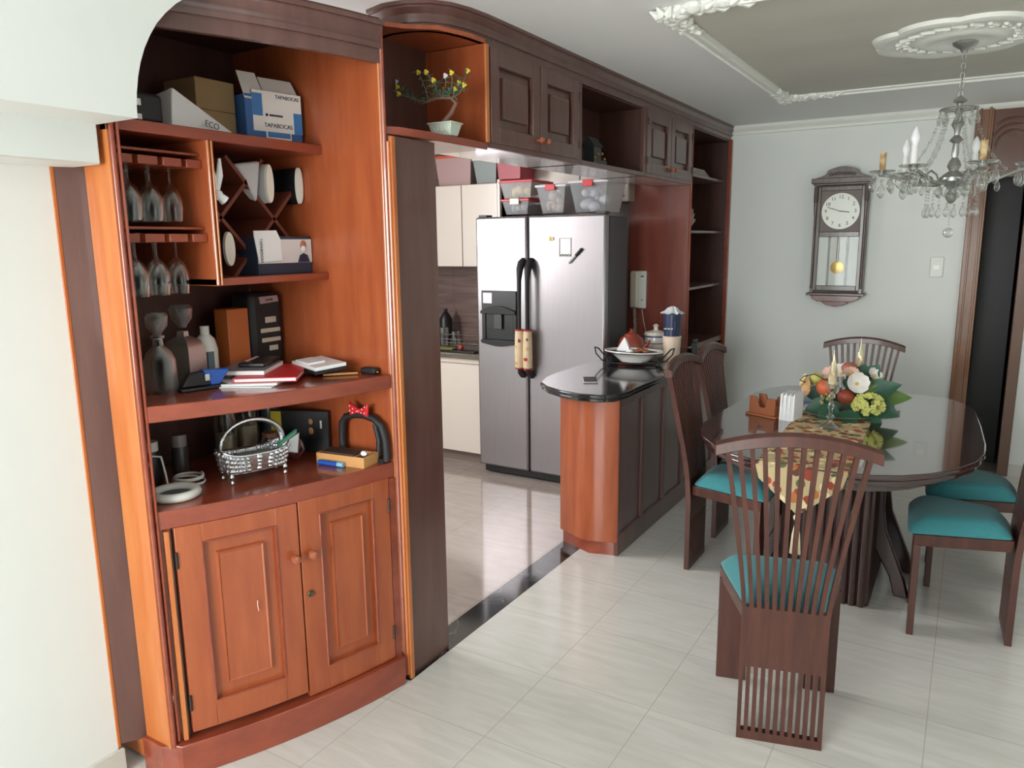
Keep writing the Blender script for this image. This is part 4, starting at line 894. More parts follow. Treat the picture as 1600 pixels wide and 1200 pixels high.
MB().prism([(1.872, .235), (1.955, .240), (1.950, .262), (1.868, .260)], -2.19, -2.186, T=lambda v: Vector((v.z, v.x, ZS+v.y))).build('name_tag', mat('tag_mauve', (170, 140, 140), .6), so)
text(so, 'DANE', .013, (.0345, .012, .248), FX, BLACK)
sp = T('stapler', 'black and blue desktop stapler or punch on the left of the middle shelf', 'stapler', (-2.06, 1.48, ZS))
rs = rotz(math.radians(75), (-2.045, 1.50))
MB().box(-.075, .075, -.025, .025, ZS, ZS+.012, T=rs).build('base', BLACK, sp, bevel=.004)
vs = [Vector(v) for v in [(-.07, -.02, ZS+.014), (.02, -.02, ZS+.014), (.02, .02, ZS+.014), (-.07, .02, ZS+.014), (-.04, -.016, ZS+.055), (.03, -.016, ZS+.060), (.03, .016, ZS+.060), (-.04, .016, ZS+.055)]]
MB().add([rs(v) for v in vs], [(3, 2, 1, 0), (4, 5, 6, 7), (0, 1, 5, 4), (1, 2, 6, 5), (2, 3, 7, 6), (3, 0, 4, 7)]).build('body', BLACKM, sp, bevel=.005)
vs = [Vector(v) for v in [(.02, -.02, ZS+.012), (.05, -.02, ZS+.012), (.05, .02, ZS+.012), (.02, .02, ZS+.012), (.0, -.018, ZS+.062), (.085, -.018, ZS+.058), (.085, .018, ZS+.058), (.0, .018, ZS+.062)]]
MB().add([rs(v) for v in vs], [(3, 2, 1, 0), (4, 5, 6, 7), (0, 1, 5, 4), (1, 2, 6, 5), (2, 3, 7, 6), (3, 0, 4, 7)]).build('lever', BLUE, sp, bevel=.004)
MB().box(.0, .014, -.027, -.02, ZS+.03, ZS+.05, T=rs).build('clip', CHROME, sp)
# papers & notebooks
def sheet(x, y, a, lx, ly, z0, z1, m_, name, lab, cat, grp=None, bev=.001):
    R_ = rotz(math.radians(a), (x, y))
    o = MB().box(-lx/2, lx/2, -ly/2, ly/2, z0, z1, T=R_).build(name, m_, bevel=bev)
    return tag(o, lab, cat, grp)
sheet(-2.00, 1.66, -62, .21, .20, ZS, ZS+.004, PAPER, 'loose_papers', 'loose white papers under the red notebook', 'papers')
sheet(-2.02, 1.685, -55, .25, .20, ZS+.0045, ZS+.011, PAPER, 'white_notebook', 'white notebook directly beneath the red notebook', 'notebook')
rn = T('red_notebook', 'red hardcover notebook lying on white papers on the middle shelf', 'notebook', (-2.0, 1.74, ZS+.012))
Rn = rotz(math.radians(-52), (-2.00, 1.745))
MB().box(-.145, .145, -.10, .10, ZS+.012, ZS+.0145, T=Rn).box(-.145, .145, -.10, .10, ZS+.024, ZS+.0265, T=Rn).box(-.145, .145, -.10, -.096, ZS+.0145, ZS+.024, T=Rn).build('cover', REDBK, rn)
MB().box(-.140, .142, -.095, .096, ZS+.0146, ZS+.0239, T=Rn).build('pages', PAPER, rn)
sn = T('spiral_notebook', 'white spiral-bound notebook lying on the red notebook', 'notebook', (-2.1, 1.74, ZS+.027))
Rs = rotz(math.radians(-58), (-2.075, 1.72))
MB().box(-.11, .11, -.075, .075, ZS+.027, ZS+.040, T=Rs).build('pages', PAPER, sn, bevel=.001)
MB().box(-.11, .11, -.075, .075, ZS+.0402, ZS+.0415, T=Rs).build('cover', mat('grey_cover', (120, 118, 124), .5), sn)
m = MB()
for k in range(10): m.tube([Rs(Vector((-.10+.0222*k, -.075+.005*math.cos(a), ZS+.034+.008*math.sin(a)))) for a in [2*PI*i/8 for i in range(8)]], .0012, 4, closed=True)
m.build('spiral', CHROME, sn)
ca = T('calculator', 'black calculator with small pale keys on the spiral notebook', 'calculator', (-2.09, 1.77, ZS+.042))
Rc = rotz(math.radians(-60), (-2.085, 1.765))
MB().box(-.085, .085, -.045, .045, ZS+.0418, ZS+.056, T=Rc).build('body', BLACK, ca, bevel=.004)
m = MB()
for k in range(6): m.box(-.06+.018*k, -.048+.018*k, -.036, -.024, ZS+.056, ZS+.058, T=Rc)
m.build('keys', mat('pale_keys', (206, 176, 180), .5), ca)
tr = T('paper_tray', 'black tilted tray of white papers with a pen at the right of the middle shelf', 'tray', (-1.93, 1.90, ZS))
tilt = lambda v: Vector((-1.93+v.x*.88+v.y*.3, 1.885-v.x*.35+v.y*.85, ZS+.012+v.z+.12*(v.y+.06)*.5))
MB().box(-.13, .10, -.06, .075, 0, .012, T=tilt).build('tray', BLACKM, tr, bevel=.002)
MB().box(-.125, .095, -.055, .072, .012, .024, T=tilt).box(-.10, .02, -.05, .02, .024, .030, T=tilt).build('papers', PAPER, tr, bevel=.001)
pn = tag(MB().tube([(-1.87, 1.845, ZS+.006), (-1.79, 1.93, ZS+.006)], .004, 8).build('ballpoint_pen', mat('tan_pen', (178, 140, 84), .4)), 'thin tan pen lying in front of the paper tray', 'pen')
gc = T('key_case', 'small black case with gold clasp at the right end of the middle shelf', 'case', (-1.76, 1.965, ZS))
MB().box(-1.80, -1.735, 1.952, 1.984, ZS, ZS+.022).build('case', BLACKM, gc, bevel=.006)
MB().ball((-1.734, 1.968, ZS+.008), .005, 8).build('clasp', BRASS, gc)
# worktop shelf z=.846
ZW = .846
rg = T('charging_ring', 'white ring-shaped device with dark centre at the left front of the lower shelf', 'device', (-2.035, 1.36, ZW))
MB().tube([(-2.035+.062*math.cos(a), 1.365+.062*math.sin(a), ZW+.014) for a in [2*PI*i/32 for i in range(32)]], .014, 10, closed=True).build('ring', WPLAST, rg)
MB().lathe([(.055, 0), (.055, .010), (.001, .010)], (-2.035, 1.365, ZW), 28).build('pad', mat('grey_pad', (86, 88, 92), .5), rg)
cb = T('white_cable', 'coiled white charging cable behind the ring device on the lower shelf', 'cable', (-2.09, 1.46, ZW))
pts = [(-2.12+.055*math.cos(k*.33)*(1+.12*math.sin(k*.09)), 1.475+.04*math.sin(k*.33), ZW+.004+.0004*k+.003*math.sin(k*.21)) for k in range(62)]
MB().tube(pts, .0035, 6).build('coil', WPLAST, cb)
MB().tube([(-2.12, 1.34, ZW+.02), (-2.12, 1.335, ZW+.08), (-2.12, 1.355, ZW+.12), (-2.12, 1.385, ZW+.11), (-2.12, 1.395, ZW+.05), (-2.12, 1.40, ZW+.005)], .0035, 6).build('loop', WPLAST, cb)
def jar(x, y, rr, h, lab, body, cap=None, ch=.02, name='storage_jar', cat='jar', fill=None):
    t = T(name, lab, cat, (x, y, ZW))
    MB().lathe([(rr*.95, 0), (rr, .008), (rr, h*.82), (rr*.82, h), (rr*.78, h), (rr*.95, h*.8), (rr*.95, .01), (.001, .008)], (x, y, ZW), 20).build('body', body, t)
    if fill: MB().lathe([(rr*.9, .010), (rr*.9, h*.55), (.001, h*.55)], (x, y, ZW), 16).build('contents', fill, t)
    if cap: MB().lathe([(rr*.86, h), (rr*.86, h+ch), (.001, h+ch)], (x, y, ZW), 18).build('lid', cap, t)
    return t
CL2 = mat('greenish_glass', (104, 112, 104), .2, coat=.5)
jar(-2.24, 1.72, .038, .17, 'clear glass jar with pale contents behind the silver basket handle', GLASS, mat('green_grey', (110, 128, 116), .5), .02, fill=mat('flour', (190, 178, 156), .8))
jar(-2.26, 1.83, .045, .19, 'taller glass jar with cream contents behind the silver basket', GLASS, mat('tin_grey', (120, 122, 118), .4, metal=.5), .015, fill=mat('flour', (190, 178, 156), .8))
jar(-2.26, 1.945, .038, .20, 'blue-grey glass jar at the back right of the lower shelf', mat('blue_grey_glass', (84, 108, 116), .2, coat=.6), None)
jar(-2.20, 1.40, .03, .115, 'dark bottle with pale cap at the back left of the lower shelf', BLACK, WPLAST, .03, 'small_bottle', 'bottle')
jar(-2.22, 1.52, .028, .10, 'small dark bottle with a thin grey neck at the back of the lower shelf', mat('smoky', (58, 52, 54), .3), mat('grey_cap', (140, 134, 134), .4), .04, 'small_bottle', 'bottle')
jar(-2.10, 1.80, .034, .085, 'round clear jar with brown lid behind the silver basket', GLASS, mat('brown_lid', (120, 78, 60), .4), .015, fill=mat('brown_beads', (96, 50, 40), .6))
# silver basket
BX, BY = -1.985, 1.625
sb = T('silver_basket', 'ornate silver filigree basket with arched handle standing on the lower shelf', 'basket', (BX, BY, ZW))
Rb = rotz(math.radians(73), (BX, BY))
zb = ZW+.035
m = MB(); n1 = 40
def bk_(s, z, k=1.0): # rounded rectangle loop
    a = 2*PI*s; c, q = math.cos(a), math.sin(a); e = .55
    return Vector(((.098 if z < .5 else .115)*k*abs(c)**e*(1 if c > 0 else -1), (.045 if z < .5 else .056)*k*abs(q)**e*(1 if q > 0 else -1), 0))
for i in range(n1):
    s = i/n1; lo = bk_(s, 0); hi = bk_(s, 1); hgt = .062+.010*math.cos(4*PI*s)
    for j in range(4):
        t = (j+.5)/4; p = lo.lerp(hi, t); m.ball(Rb(Vector((p.x, p.y, zb+hgt*t))), .0085+.002*math.sin(i*2.4+j*1.7), 7)
n2 = 40; vv_ = []; ff_ = []
for i in range(n2):
    s = i/n2; lo = bk_(s, 0); hi = bk_(s, 1); hg = .062+.010*math.cos(4*PI*s)
    for (p, z) in ((lo, 0), (hi, hg), (hi*.96, hg), (lo*.96, 0)): vv_.append(Rb(Vector((p.x, p.y, zb+z))))
for i in range(n2):
    j_ = (i+1) % n2
    for k in range(4): ff_.append((i*4+k, j_*4+k, j_*4+(k+1) % 4, i*4+(k+1) % 4))
m.add(vv_, ff_)
sbo = m.build('filigree_side', SILVER, sb)
MB().tube([Rb(bk_(i/40, 1))+Vector((0, 0, zb+.066+.010*math.cos(4*PI*i/40))) for i in range(40)], .0035, 6, closed=True).build('rim', SILVER, sb)
MB().prism([(Rb(bk_(i/24, 0)).x, Rb(bk_(i/24, 0)).y) for i in range(24)], zb-.003, zb+.002).build('tray_floor', CHROME, sb)
hp = [Rb(Vector((-.105+.21*(.5-.5*math.cos(PI*i/20)), 0, zb+.065+.095*math.sin(PI*i/20)**.8))) for i in range(21)]
MB().tube(hp, [.004+.007*(i/20) for i in range(21)], 8).build('handle', SILVER, sb)
for (ax, ay) in ((-.09, -.038), (.09, -.038), (-.09, .038), (.09, .038)):
    c = Rb(Vector((ax, ay, 0)))
    MB().lathe([(.004, 0), (.007, .006), (.004, .014), (.009, .026), (.005, .036)], (c.x, c.y, ZW), 10).build('foot', SILVER, sb)
fb = T('foil_packets', 'crumpled silver and green foil packets poking out of the silver basket', 'packet', (BX, BY, ZW+.05))
m1 = MB().box(-.06, .07, -.03, .03, ZW+.045, ZW+.085, T=Rb); m1.build('packet', mat('grey_foil', (150, 150, 140), .4, metal=.3), fb, bevel=.012)
vs = [Rb(Vector(v)) for v in [(.09, -.03, ZW+.10), (.15, -.04, ZW+.135), (.14, -.04, ZW+.06), (.10, -.03, ZW+.07), (.09, .0, ZW+.10), (.15, .01, ZW+.125), (.14, .01, ZW+.06), (.10, .0, ZW+.07)]]
MB().add(vs, [(0, 1, 2, 3), (7, 6, 5, 4), (0, 4, 5, 1), (1, 5, 6, 2), (2, 6, 7, 3), (3, 7, 4, 0)]).build('wrapper', mat('foil', (176, 176, 180), .3, metal=.8), fb, bevel=.004)
vs = [Rb(Vector(v)) for v in [(.08, -.02, ZW+.10), (.145, -.03, ZW+.142), (.14, -.032, ZW+.130), (.085, -.025, ZW+.088)]]
MB().add(vs+[v+Vector((-.01, 0, 0)) for v in vs], [(0, 1, 2, 3), (7, 6, 5, 4), (0, 4, 5, 1), (1, 5, 6, 2), (2, 6, 7, 3), (3, 7, 4, 0)]).build('green_band', mat('wrapper_green', (50, 110, 82), .5), fb)
# black printed card / folder at back right
kc2 = T('black_folder', 'black folder with yellow strip and gold print leaning at the right of the lower shelf', 'folder', (-2.10, 1.95, ZW))
q0, q1 = Vector((-2.20, 1.895, 0)), Vector((-1.985, 1.978, 0))
def fl_(t, z, off=0): p = q0.lerp(q1, t); nn = Vector((q1.y-q0.y, -(q1.x-q0.x), 0)).normalized(); return Vector((p.x, p.y, z))+nn*off
def fpan(t0, t1, z0, z1, o0, o1):
    vs = [fl_(t0, z0, o0), fl_(t1, z0, o0), fl_(t1, z1, o0), fl_(t0, z1, o0), fl_(t0, z0, o1), fl_(t1, z0, o1), fl_(t1, z1, o1), fl_(t0, z1, o1)]
    return MB().add(vs, [(0, 1, 2, 3), (7, 6, 5, 4), (0, 4, 5, 1), (1, 5, 6, 2), (2, 6, 7, 3), (3, 7, 4, 0)])
fpan(0, 1, ZW, ZW+.155, 0, .012).build('cover', BLACK, kc2, bevel=.003)
fpan(.02, .20, ZW+.05, ZW+.15, .0122, .0135).build('yellow_strip', mat('yellow_paper', (196, 176, 44), .6), kc2)
c1 = fl_(.70, ZW+.115, .013); c2 = fl_(.70, ZW+.08, .013)
MB().ball(c1, .012, 10, sy=.25).ball(c2, .014, 10, sy=.25).build('gold_print', mat('gold_ink', (176, 128, 84), .5), kc2)
fpan(.86, .89, ZW+.09, ZW+.12, .0122, .0135).build('white_print', WPLAST, kc2)
sm = T('red_glass_globe', 'small dark glass globe with red glints right of the silver basket', 'globe', (-2.03, 1.83, ZW))
MB().ball((-2.03, 1.835, ZW+.042), .042, 18).build('globe', CRYS, sm); MB().ball((-2.04, 1.84, ZW+.03), .026, 12).build('filling', mat('dark_red_fill', (96, 36, 38), .5), sm)
wt = T('wooden_tray', 'small light wooden box tray holding papers and cards on the lower shelf', 'tray', (-1.84, 1.90, ZW))
A_, B_ = Vector((-1.925, 1.845)), Vector((-1.725, 1.868))
dd = (B_-A_).normalized(); nn = Vector((-dd.y, dd.x))
def WT(v): p = A_+dd*v.x+nn*v.y; return Vector((p.x, p.y, ZW+v.z))
L_ = (B_-A_).length
MB().box(0, L_, 0, .006, 0, .038, T=WT).box(0, L_, .082, .088, 0, .038, T=WT).box(0, .006, .006, .082, 0, .038, T=WT).box(L_-.006, L_, .006, .082, 0, .038, T=WT).box(0.006, L_-.006, .006, .082, 0, .005, T=WT).build('box', mat('light_wood', (204, 150, 92), .5, noise=.1, scale=8), wt, bevel=.001)
cd_ = T('card_stack', 'stack of cards and folded receipts in the wooden tray', 'cards', (-1.84, 1.90, ZW+.01))
for k in range(6): MB().box(.012, L_-.02-.006*k, .012, .074, .006+.0062*k, .011+.0062*k, T=WT).build('card', mat(('card_brown', 'card_tan', 'card_dark')[k % 3], ((130, 90, 66), (180, 140, 110), (70, 52, 46))[k % 3], .6), cd_, bevel=.001)
tag(MB().ball(WT(Vector((L_-.02, .03, .045))), .010, 8, sx=1.3).build('paper_ball', PAPER), 'tiny white paper ball at the right end of the wooden tray', 'paper')
hp_ = T('highlighter_pen', 'blue highlighter pen lying in front of the wooden tray', 'pen', (-1.86, 1.835, ZW))
MB().tube([WT(Vector((.02, -.012, .009))), WT(Vector((.10, -.012, .009)))], .009, 10).build('barrel', BLUE, hp_)
MB().tube([WT(Vector((.10, -.012, .009))), WT(Vector((.125, -.012, .009)))], .0085, 10).build('cap', mat('light_blue', (130, 190, 214), .4), hp_)
fm = T('black_arch_frame', 'black plastic arched frame with a red dotted bow on the lower shelf', 'frame', (-1.81, 1.955, ZW))
YF = 1.962
arcp = [(-1.905, YF, ZW+.01), (-1.91, YF, ZW+.06), (-1.905, YF, ZW+.125), (-1.885, YF, ZW+.148), (-1.84, YF, ZW+.160), (-1.80, YF, ZW+.162), (-1.755, YF, ZW+.153), (-1.722, YF, ZW+.13), (-1.708, YF, ZW+.09), (-1.704, YF, ZW+.04), (-1.704, YF, ZW+.008)]
MB().tube(arcp, .013, 10).box(-1.90, -1.71, YF-.012, YF+.012, ZW, ZW+.014).tube([(-1.74, YF, ZW+.02), (-1.735, YF, ZW+.08), (-1.75, YF, ZW+.135)], .010, 8).build('arch', BLACKM, fm)
bwm = MB()
for s in (-1, 1):
    vs = [(-1.81+s*.004, YF-.018, ZW+.172), (-1.81+s*.004, YF-.018, ZW+.186), (-1.81+s*.045, YF-.020, ZW+.208), (-1.81+s*.040, YF-.020, ZW+.160)]
    bwm.add(vs+[(x, y+.012, z) for x, y, z in vs], [(0, 1, 2, 3), (7, 6, 5, 4), (0, 4, 5, 1), (1, 5, 6, 2), (2, 6, 7, 3), (3, 7, 4, 0)])
bwm.ball((-1.81, YF-.014, ZW+.179), .010, 8)
bo_ = bwm.build('bow', RED, fm, bevel=.003)
m = MB()
for (dx, dz) in ((-.035, .195), (-.034, .178), (-.02, .186), (-.022, .172), (.018, .175), (.022, .188), (.036, .198), (.034, .176), (0, .179)): m.ball((-1.81+dx, YF-.024 if dx else YF-.025, ZW+dz), .0028, 6, sy=.5)
m.build('dots', WPLAST, bo_)

PDW = mat('pedestal_mahogany', (62, 34, 30), .35, coat=.3, rgb2=(46, 26, 24), scale=3, stretch=(6, 6, .8))
# ================================================================== DINING TABLE
tbx = T('dining_table', 'large dark mahogany dining table with faceted glossy top and fluted pedestal', 'table', (-.47, 3.8, 0))
half = [(2.93, .10), (2.955, .22), (3.0, .31), (3.08, .40), (3.2, .485), (3.33, .545), (3.47, .572), (3.65, .575), (4.0, .56), (4.36, .535), (4.5, .497), (4.62, .425), (4.67, .32), (4.70, .12)]
tp = [(-.47+w_, y) for y, w_ in half]+[(-.47-w_, y) for y, w_ in half[::-1]]
def off(poly, k, c=(-.47, 3.8)): return [(c[0]+(x-c[0])*(1-k/.58), c[1]+(y-c[1])*(1-k/.88)) for x, y in poly]
MB().prism(tp, .728, .75).build('tabletop', TBWOOD, tbx, bevel=.006)
MB().prism(off(tp, .012), .700, .7285).build('edge_band', TBWOOD, tbx, bevel=.008)
MB().prism(off(tp, .10), .655, .701).build('apron', TBWOOD, tbx)
pd = MB().box(-.645, -.295, 3.46, 4.14, 0.0, .656)
pdo = pd.build('pedestal', PDW, tbx, bevel=.004)
fl = MB()
for k in range(10): x = -.632+.036*k; fl.tube([(x, 3.457, .002), (x, 3.457, .655)], .017, 10); fl.tube([(x, 4.143, .002), (x, 4.143, .655)], .017, 10)
for k in range(18): y = 3.48+.0375*k; fl.tube([(-.292, y, .002), (-.292, y, .655)], .017, 8); fl.tube([(-.648, y, .002), (-.648, y, .655)], .017, 8)
fl.build('fluting', PDW, pdo)
def sabre(sx, y):
    pr = [(.20, .655), (.215, .50), (.215, .40), (.23, .30), (.27, .20), (.315, .09), (.34, 0)]
    o = [(sx*a, z) for a, z in pr]+[(sx*(a-(.06 if i in (6, 5) else .075)), z) for i, (a, z) in reversed(list(enumerate(pr)))]
    return MB().ribbon(o, y-.022, y+.022, T=lambda v: Vector((-.47+v.x, v.y, v.z)))
for sx in (-1, 1):
    for y in (3.66, 3.96): sabre(sx, y).build('leg', PDW, tbx, bevel=.006)

# ================================================================== CHAIRS
def prof(z):
    P_ = [(0, 0), (.35, 0), (.5, -.010), (.635, -.030), (.75, -.050), (.883, -.074), (1.05, -.105)]
    for (a, b), (c, d) in zip(P_, P_[1:]):
        if z <= c: return b+(d-b)*(z-a)/(c-a)
    return P_[-1][1]
RY = -.17
def chair():
    t = T('dining_chair', 'x', 'chair', (0, 0, 0), group='slatted mahogany dining chairs with teal seats')
    m = MB(); th = .012
    def strip(xf0, xf1, z0, z1, n=4):
        vs = []; fs = []
        for i in range(n+1):
            z = z0+(z1-z0)*i/n; y = RY+prof(z)
            vs += [(xf0(z), y-th, z), (xf1(z), y-th, z), (xf1(z), y+th, z), (xf0(z), y+th, z)]
        for i in range(n):
            for k in range(4): fs.append((i*4+k, i*4+(k+1) % 4, (i+1)*4+(k+1) % 4, (i+1)*4+k))
        fs.append((3, 2, 1, 0)); fs.append(tuple(n*4+k for k in range(4)))
        return vs, fs
    W = .130
    c = lambda v: (lambda z: v)
    m.add(*strip(c(-W), c(W), 0, .030, 1)); m.add(*strip(c(-W), c(W), .258, .465, 4))
    n = 12; bw = .0125; gap = (2*W-n*bw)/(n-1)
    for k in range(n):
        x0 = -W+k*(bw+gap); m.add(*strip(c(x0), c(x0+bw), .030, .258, 1))
    m.build('back_panel', CHWOOD, t, local=True)
    def half_w(z): s = max(0, (z-.465)/.54); return W+.072*s**1.15
    for k in range(n):
        uu = -1+2*k/(n-1)
        xc = lambda z, uu=uu: uu*(half_w(z)-.006)
        top = .985+.036*(1-(uu*.9)**2)
        MB().add(*strip(lambda z: xc(z)-.0068, lambda z: xc(z)+.0068, .463, top, 9)).build('slat', CHWOOD, t, local=True)
    cr = MB(); vs = []; fs = []; nn_ = 16
    for i in range(nn_+1):
        s = -1+2*i/nn_; x = .228*s; zc = .992+.044*(1-s*s); y = RY+prof(zc)-.0+.012*s*s
        h = .020; d = .020
        vs += [(x, y-d, zc-h), (x, y-d*.9, zc+h*.6), (x, y, zc+h*1.05), (x, y+d*.9, zc+h*.6), (x, y+d, zc-h)]
    for i in range(nn_):
        for k in range(5): fs.append((i*5+k, i*5+(k+1) % 5, (i+1)*5+(k+1) % 5, (i+1)*5+k))
    fs.append((4, 3, 2, 1, 0)); fs.append(tuple(nn_*5+k for k in range(5)))
    cr.add(vs, fs).build('crest_rail', CHWOOD, t, local=True, bevel=.002)
    # seat frame & cushion
    tz = [(-.115, RY+.014), (.115, RY+.014), (.205, .19), (-.205, .19)]
    MB().prism(tz, .385, .432).build('seat_frame', CHWOOD, t, local=True, bevel=.002)
    cs = MB(); vs = []; fs = []; nx, ny = 10, 9
    def outl(uu, vv, k):   # uu -1..1 across ; vv 0..1 back->front
        hw = .120+(.222-.120)*vv; y = RY+.020+(.222-RY-.020)*vv
        return hw*uu*k, y
    for i in range(ny+1):
        for j in range(nx+1):
            uu = -1+2*j/nx; vv = i/ny
            x, y = outl(uu, vv, 1); e = min(1-abs(uu), vv*1.3, (1-vv)*1.3+.0); hgt = .058*(1-(1-min(1, e/.32))**2.6)
            rr_ = 1-.10*max(0, (abs(uu)-.8)/.2)*max(0, (vv-.8)/.2)
            vs.append((x*rr_, y-(.02*max(0, (abs(uu)-.75)/.25)*max(0, (vv-.8)/.2)), .445+hgt))
    b0 = len(vs)
    for i in range(ny+1):
        for j in range(nx+1):
            uu = -1+2*j/nx; vv = i/ny; x, y = outl(uu, vv, .97); vs.append((x, y-.004*vv, .432))
    for i in range(ny):
        for j in range(nx):
            a = i*(nx+1)+j; fs.append((a, a+1, a+nx+2, a+nx+1)); fs.append((b0+a, b0+a+nx+1, b0+a+nx+2, b0+a+1))
    def edge(a, b): fs.append((a, b, b0+b, b0+a))
    for j in range(nx): edge(j, j+1); edge(ny*(nx+1)+j+1, ny*(nx+1)+j)
    for i in range(ny): edge((i+1)*(nx+1), i*(nx+1)); edge(i*(nx+1)+nx, (i+1)*(nx+1)+nx)
    o = cs.add(vs, fs).build('seat_cushion', TEAL, t, local=True)
    md = o.modifiers.new('sub', 'SUBSURF'); md.levels = 1; md.render_levels = 2
    for s in (-1, 1):
        MB().box(min(s*.100, s*.205), max(s*.100, s*.205), .165, .190, 0, .39).build('leg', CHWOOD, t, local=True, bevel=.002)
    return t
ch0 = chair()
ch0.location = (-.458, 2.488, 0); ch0.rotation_euler = (0, 0, math.radians(14.5)); ch0['label'] = 'mahogany slatted chair with teal seat nearest the camera at the table end'
dup(ch0, (-.925, 3.578, 0), math.radians(-90), 'mahogany slatted chair with teal seat on the peninsula side, nearer of the two')
dup(ch0, (-.930, 4.050, 0), math.radians(-90), 'mahogany slatted chair with teal seat on the peninsula side, farther of the two')
fc_ = dup(ch0, (-.54, 4.80, 0), math.radians(180), 'mahogany slatted chair at the far table end by the back wall'); fc_.scale = (1, 1, .955)
dup(ch0, (.065, 3.505, 0), math.radians(93), 'mahogany chair with teal seat at the right of the table, nearer one')
dup(ch0, (.105, 4.03, 0), math.radians(92), 'mahogany chair with teal seat at the right of the table, farther one')

# ================================================================== TABLE SETTING
ZT = .75
RUN = mat('fruit_print_cloth', (196, 168, 112), .85, rgb2=(150, 104, 60), scale=22)
_nt = RUN.node_tree; _b = _nt.nodes['Principled BSDF']
_tc = _nt.nodes.new('ShaderNodeTexCoord'); _vo = _nt.nodes.new('ShaderNodeTexVoronoi'); _vo.inputs['Scale'].default_value = 26
_nt.links.new(_tc.outputs['Object'], _vo.inputs['Vector'])
_sp = _nt.nodes.new('ShaderNodeSeparateColor'); _nt.links.new(_vo.outputs['Color'], _sp.inputs['Color'])
_cr = _nt.nodes.new('ShaderNodeValToRGB'); _cr.color_ramp.interpolation = 'CONSTANT'; _e = _cr.color_ramp.elements
_e[0].color = lin((150, 62, 44)); _e[1].position = .3; _e[1].color = lin((88, 96, 62))
for _p, _c in ((.5, (222, 204, 160)), (.7, (176, 108, 60)), (.85, (96, 62, 50))): _n = _e.new(_p); _n.color = lin(_c)
_nt.links.new(_sp.outputs[0], _cr.inputs['Fac'])
_lt = _nt.nodes.new('ShaderNodeMath'); _lt.operation = 'LESS_THAN'; _lt.inputs[1].default_value = .5; _nt.links.new(_vo.outputs['Distance'], _lt.inputs[0])
_mx = _nt.nodes.new('ShaderNodeMixRGB'); _nt.links.new(_lt.outputs[0], _mx.inputs[0])
_mx.inputs[1].default_value = lin((184, 164, 124)); _nt.links.new(_cr.outputs['Color'], _mx.inputs[2])
_nt.links.new(_mx.outputs[0], _b.inputs['Base Color'])
rnr = T('table_runner', 'fruit-patterned tan table runner with pointed cream tassel hanging over the near table edge', 'table runner', (-.51, 3.5, ZT))
def RT(v): c, s = math.cos(.02), math.sin(.02); return Vector((-.513+v.x*c-v.y*s, 3.6+v.x*s+v.y*c, v.z))
pts = [(.165, .60), (-.165, .60), (-.165, -.60), (-.10, -.72), (.10, -.72), (.165, -.60)]
MB().box(-.165, .165, -.665, .56, ZT+.0005, ZT+.004, T=RT).build('cloth', RUN, rnr)
yy = -.672
vs = [RT(Vector(v)) for v in [(-.165, -.66, ZT+.004), (.165, -.66, ZT+.004), (.165, yy-.006, ZT-.01), (-.165, yy-.006, ZT-.01), (.150, yy-.010, ZT-.06), (-.150, yy-.010, ZT-.06), (0, yy-.014, ZT-.185)]]
vs2 = [v+Vector((0, .003, -.001)) for v in vs]
MB().add(vs+vs2, [(0, 3, 2, 1), (3, 5, 4, 2), (5, 6, 4), (7, 8, 9, 10), (10, 9, 11, 12), (12, 11, 13)]).build('pointed_end', RUN, rnr)
ts = MB().ball(RT(Vector((0, yy-.014, ZT-.195))), .014, 10)
for k in range(12):
    a = k*.52; b = RT(Vector((0, yy-.014, ZT-.20))); ts.tube([b, b+Vector((.012*math.cos(a), .010*math.sin(a), -.06)), b+Vector((.018*math.cos(a), .012*math.sin(a), -.14))], .003, 5)
ts.build('tassel', mat('cream_tassel', (226, 218, 184), .8), rnr)
# napkin holder
nh = T('napkin_holder', 'small brown wooden napkin holder with V cut-outs on the table', 'napkin holder', (-.83, 3.78, ZT))
Rh = rotz(math.radians(-22), (-.815, 3.765)); WD = mat('holder_wood', (150, 88, 56), .45, noise=.15, scale=6, stretch=(2, 9, 2))
MB().box(-.085, .085, -.055, .055, ZT, ZT+.012, T=Rh).build('base', WD, nh, bevel=.003)
for y in (-.045, .032):
    pr = [(-.072, ZT+.012), (.072, ZT+.012), (.072, ZT+.095), (.035, ZT+.095), (.015, ZT+.045), (-.015, ZT+.045), (-.035, ZT+.095), (-.072, ZT+.095)]
    MB().ribbon(pr, y, y+.013, T=Rh).build('side', WD, nh, bevel=.002)
MB().box(.055, .072, -.032, .032, ZT+.012, ZT+.055, T=Rh).build('end', WD, nh)
ns = T('napkin_stack', 'upright bundle of folded white paper napkins beside the wooden holder', 'napkins', (-.70, 3.72, ZT))
Rn_ = rotz(math.radians(-12), (-.695, 3.735))
for k in range(11):
    b = .012*math.sin(k*1.1); pr = [(-.050, ZT), (.028+.004*math.sin(k), ZT), (.030+.004*math.cos(k*2), ZT+.095), (.040+.005*math.cos(k*2), ZT+.130), (-.035, ZT+.125+.004*math.sin(k*3))]
    MB().prism([(-.038+.0065*k, -.05), (-.033+.0065*k, -.05), (-.033+.0065*k, .055), (-.038+.0065*k, .055)], ZT, ZT+.125+.006*math.sin(k*2), T=lambda v, k=k: Rn_(Vector((v.x+.010*math.sin((v.z-ZT)*25), v.y+.06*(v.z-ZT), v.z)))).build('napkin', PAPER, ns)
mgz = T('magazine', 'blue and white booklets lying behind the napkins', 'booklet', (-.70, 4.10, ZT))
Rm = rotz(math.radians(10), (-.68, 4.12))
MB().box(-.09, .09, -.10, .10, ZT, ZT+.010, T=Rm).build('lower_booklet', NAVY, mgz, bevel=.001)
